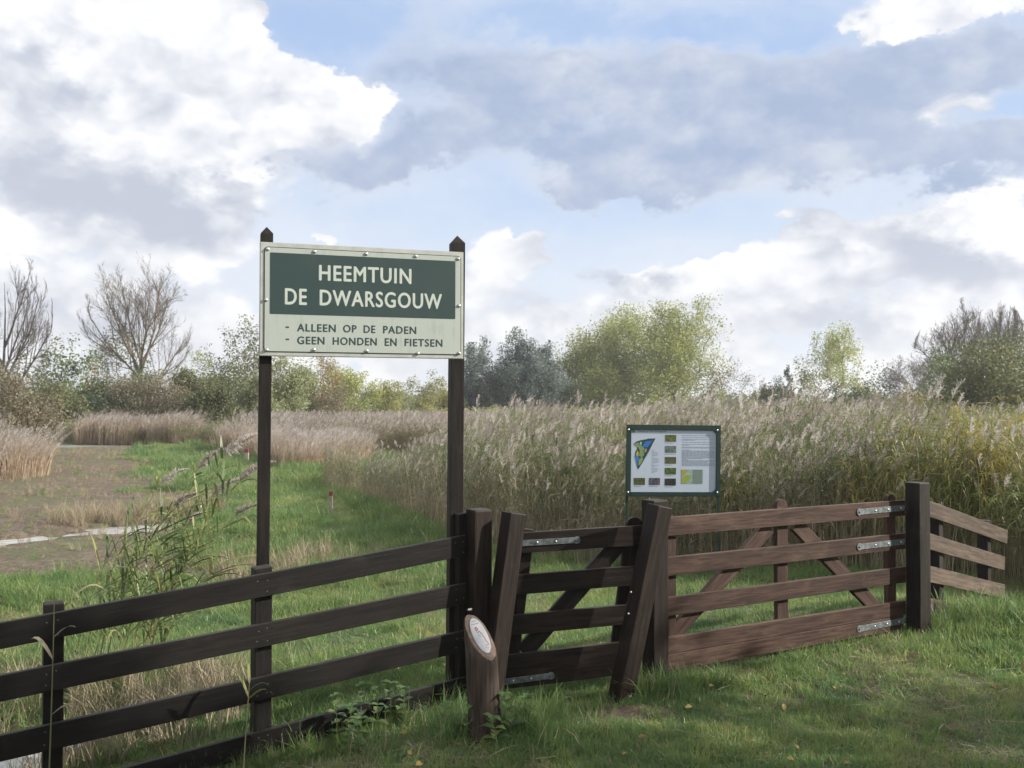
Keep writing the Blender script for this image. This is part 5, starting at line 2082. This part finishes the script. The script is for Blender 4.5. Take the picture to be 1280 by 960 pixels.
def near_reeds():
    D = 6.6
    rows = [((105, 800, 6.5), (245, 612, 6.6), 9, 0, 'leafy green reed leaning right over the puddle, first beside the low fence post'),
            ((120, 805, 6.55), (205, 640, 6.7), 8, 0, 'shorter leafy reed beside the low fence post, no plume'),
            ((128, 810, 6.5), (222, 628, 6.5), 8, .16, 'leafy reed with a small dark plume over the puddle'),
            ((150, 815, 6.5), (228, 668, 6.45), 8, 0, 'short green reed in the middle of the leaning clump'),
            ((163, 815, 6.7), (250, 582, 6.8), 10, .24, 'tall reed with pale open plume, middle of the leaning clump'),
            ((172, 815, 6.6), (285, 566, 6.7), 10, .27, 'tallest leaning reed, its plume near the farther red stake'),
            ((178, 818, 6.7), (268, 618, 6.9), 10, .24, 'leaning reed with a broad pale plume left of the sign post'),
            ((185, 818, 6.6), (262, 660, 6.6), 10, 0, 'bushy green reed low at the right of the leaning clump'),
            ((192, 815, 6.5), (285, 700, 6.5), 9, 0, 'low reed bending far right toward the sign post'),
            ((140, 812, 6.65), (236, 650, 6.8), 8, .15, 'leafy reed behind the others, with a small drooping plume')]
    rows += [((92, 800, 6.4), (168, 648, 6.5), 9, 0, 'leafy reed at the left end of the leaning clump'),
             ((98, 806, 6.45), (205, 602, 6.6), 9, .20, 'reed with a pale plume sweeping up from the left end of the clump'),
             ((160, 815, 6.5), (300, 640, 6.6), 9, .18, 'reed with its plume hanging just left of the dark sign post'),
             ((188, 818, 6.55), (240, 700, 6.5), 9, 0, 'short bushy reed low in the middle of the leaning clump'),
             ((176, 815, 6.6), (304, 596, 6.8), 9, .25, 'long reed bowing furthest right, plume beside the dark sign post')]
    for i, (f, t, nl, pl, lb) in enumerate(rows):
        tp = P(*t)
        ft = P(*f)
        single_reed(lb, (ft.x, ft.y, 0), tp, (-.16, 0, .14), int(nl * 2.7), pl, 100 + i, .36)
    # dry stalks in front of the low fence post and along the ditch
    ft, tp = P(57, 935, 4.15), P(68, 738, 4.2)
    single_reed('dry bent reed stalk standing before the low fence post', (ft.x, ft.y, 0), tp, (.012, 0, .03), 3, 0, 140, .16, 'reed_dead', .45)
    ft, tp = P(303, 905, 4.55), P(312, 848, 4.6)
    single_reed('green reed shoot poking through the dark fence below the sign post', (ft.x, ft.y, 0), tp, (0, 0, .0), 5, 0, 141, .19, 'near_leaf', .8)
    for i, (a, b) in enumerate((((84, 900, 5.9), (98, 610, 6.0)), ((30, 880, 5.8), (62, 690, 6.0)), ((430, 640, 12), (437, 600, 12)))):
        ft, tp = P(*a), P(*b)
    ft, tp = P(50, 900, 5.6), P(100, 690, 5.9)
    single_reed('thin leafless stalk rising over the low fence post', (ft.x, ft.y, 0), tp, (.0, 0, .05), 2, 0, 142, .2, 'reed_dead', .4)


near_reeds()


# ---- nettles and leafy weeds at the fence foot and bollard
M['weed'] = leaf_mat('weed leaf', [(0, (.06, .115, .04)), (.5, (.09, .155, .055)), (1, (.16, .23, .07))], .35, 'random', .45)
M['weed_grey'] = leaf_mat('yarrow leaf', [(0, (.085, .125, .06)), (1, (.15, .19, .10))], .35, 'random', .6)


def weed_leaf(L, w):
    mb = MB()
    n = 7
    vs, fs = [], []
    for i in range(n):
        s = i / (n - 1)
        hw = w * (math.sin(math.pi * min(s * 1.12 + .06, 1)) ** .8) * (1 + (.10 if i % 2 else -.10))
        zz = .06 * L * math.sin(s * 3) - .16 * L * s * s
        x = L * s
        vs += [(x, -hw / 2, zz + hw * .18), (x, 0, zz), (x, hw / 2, zz + hw * .18)]
    for i in range(n - 1):
        b = i * 3
        fs += [(b, b + 1, b + 4, b + 3), (b + 1, b + 2, b + 5, b + 4)]
    mb.add(vs, fs)
    return mb.mesh('leaf', [M['weed']], True)


def weeds():
    random.seed(88)
    leaves = [weed_leaf(.095, .058), weed_leaf(.08, .05), weed_leaf(.105, .06)]
    spots = [(422, 905, 4.95, .17, 'broad leaved nettle at the fence foot, leftmost of its patch'), (437, 908, 4.9, .14, 'low nettle in the middle of the patch at the fence foot'), (452, 900, 5.0, .18, 'tall nettle against the bottom rail, middle of the patch'),
             (470, 897, 5.05, .17, 'nettle against the bottom rail right of the patch middle'), (488, 892, 5.1, .16, 'nettle with dark leaves near the gate end of the fence foot'), (505, 890, 5.12, .13, 'small nettle at the gate end of the fence foot'),
             (446, 918, 4.75, .12, 'pale low weed in front of the nettle patch'), (580, 915, 4.62, .12, 'bright leafed weed left of the log bollard'), (563, 905, 4.8, .1, 'small weed between the nettles and the log bollard'),
             (624, 926, 4.5, .10, 'leafy weed right in front of the log bollard foot'), (641, 915, 4.6, .15, 'yellow green weed right of the log bollard'), (652, 905, 4.75, .12, 'low broad weed farther right of the log bollard')]
    for px, py, D, h, lb in spots:
        p = P(px, py, D)
        z = gzf(p.x, D)
        h = h * 1.5
        r = empty('leafy_weed', (p.x, D, z), lb, 'weed', 'leafy weeds at the fence foot and bollard')
        mb = MB()
        top = Vector((random.gauss(0, .02), random.gauss(0, .02), h))
        mb.tube([(0, 0, -.02), top * .5, top], [.0028, .0024, .0015], 4, 0)
        link('stem', mb.mesh('stem', [M['near_stem']]), r, Matrix.Translation((p.x, D, z)))
        for lv in range(5):
            s = .3 + .7 * lv / 4
            for k in range(2 if lv < 4 else 4):
                a = lv * 1.57 + k * (math.pi if lv < 4 else math.pi / 2) + random.gauss(0, .25)
                m = Matrix.Translation(Vector((p.x, D, z)) + top * s) @ Matrix.Rotation(a, 4, 'Z') @ Matrix.Rotation(random.uniform(-.45, .15), 4, 'Y') @ Matrix.Scale((1.15 - .45 * s) * random.uniform(.75, 1.1), 4)
                link('leaf', random.choice(leaves), r, m)


weeds()


# ---- cut straw lying on the near grass
def litter():
    random.seed(9)
    mb = MB()
    for i in range(300):
        x = random.uniform(-.2, 4.2)
        y = random.uniform(4.1, 6.6)
        q = (x - FA[0]) * FN[0] + (y - FA[1]) * FN[1]
        if q > .25: continue
        L = random.choice((.03, .04, .05, .07, .09, .12, .22)) * random.uniform(.7, 1.2)
        a = random.gauss(.2, .9)
        d = Vector((math.cos(a), math.sin(a), 0))
        z = gzf(x, y) + random.uniform(.015, .05)
        p = Vector((x, y, z))
        mb.ribbon([p, p + d * L * .5 + UP * random.uniform(-.004, .012), p + d * L + UP * random.uniform(-.01, .01)], [.0026, .0034, .002], Vector((-d.y, d.x, random.uniform(-.4, .4))).normalized(), 0, tip=False)
    o = link('straw', mb.mesh('straw', [plain('fallen straw', (.27, .235, .17), .8, 0, .4, 9)]))
    tag(o, 'loose cut straw lying on the grass before the gates', kind='stuff')


litter()


def fallen_leaves():
    random.seed(14)
    shapes = [weed_leaf(.045, .03), weed_leaf(.035, .022), weed_leaf(.055, .026)]
    m = leaf_mat('fallen leaf', [(0, (.10, .06, .025)), (.5, (.24, .15, .05)), (1, (.42, .32, .09))], .2, 'random', .6)
    V = MB()
    pts, rot, scl, idx = [], [], [], []
    while len(pts) < 150:
        x, y = random.uniform(-1.5, 4.0), random.uniform(4.1, 7.0)
        if (x - FA[0]) * FN[0] + (y - FA[1]) * FN[1] > .1: continue
        pts.append((x, y, gzf(x, y) + random.uniform(.02, .05)))
        rot.append((random.gauss(0, .4), random.gauss(0, .4), random.random() * 6.28))
        k = random.uniform(.5, 1.1)
        scl.append((k, k, k))
        idx.append(random.randrange(3))
    for me in shapes:
        me.materials.clear()
        me.materials.append(m)
    scatter('leaf_litter', pts, rot, scl, idx, src_collection('fallen', shapes), 'small brown and yellow leaves fallen on the near grass')


fallen_leaves()


# ---- thin autumn air: one closed box of even haze round the camera and everything built
def air():
    m = bpy.data.materials.new('haze')
    m.use_nodes = True
    nt = m.node_tree
    nt.nodes.clear()
    out = nt.nodes.new('ShaderNodeOutputMaterial')
    pv = nt.nodes.new('ShaderNodeVolumePrincipled')
    pv.inputs['Color'].default_value = (.92, .94, .97, 1)
    pv.inputs['Density'].default_value = .0007
    pv.inputs['Anisotropy'].default_value = .2
    nt.links.new(pv.outputs[0], out.inputs['Volume'])
    R, z0, z1 = 1400.0, -2.2, 17.5
    mb = MB()
    v = [(x, y, z) for z in (z0, z1) for x, y in ((-R, -R), (R, -R), (R, R), (-R, R))]
    mb.add(v, [(3, 2, 1, 0), (4, 5, 6, 7), (0, 1, 5, 4), (1, 2, 6, 5), (2, 3, 7, 6), (3, 0, 4, 7)])
    tag(link('haze', mb.mesh('haze', [m])), 'thin pale haze in the air over the whole marsh', kind='stuff')


air()
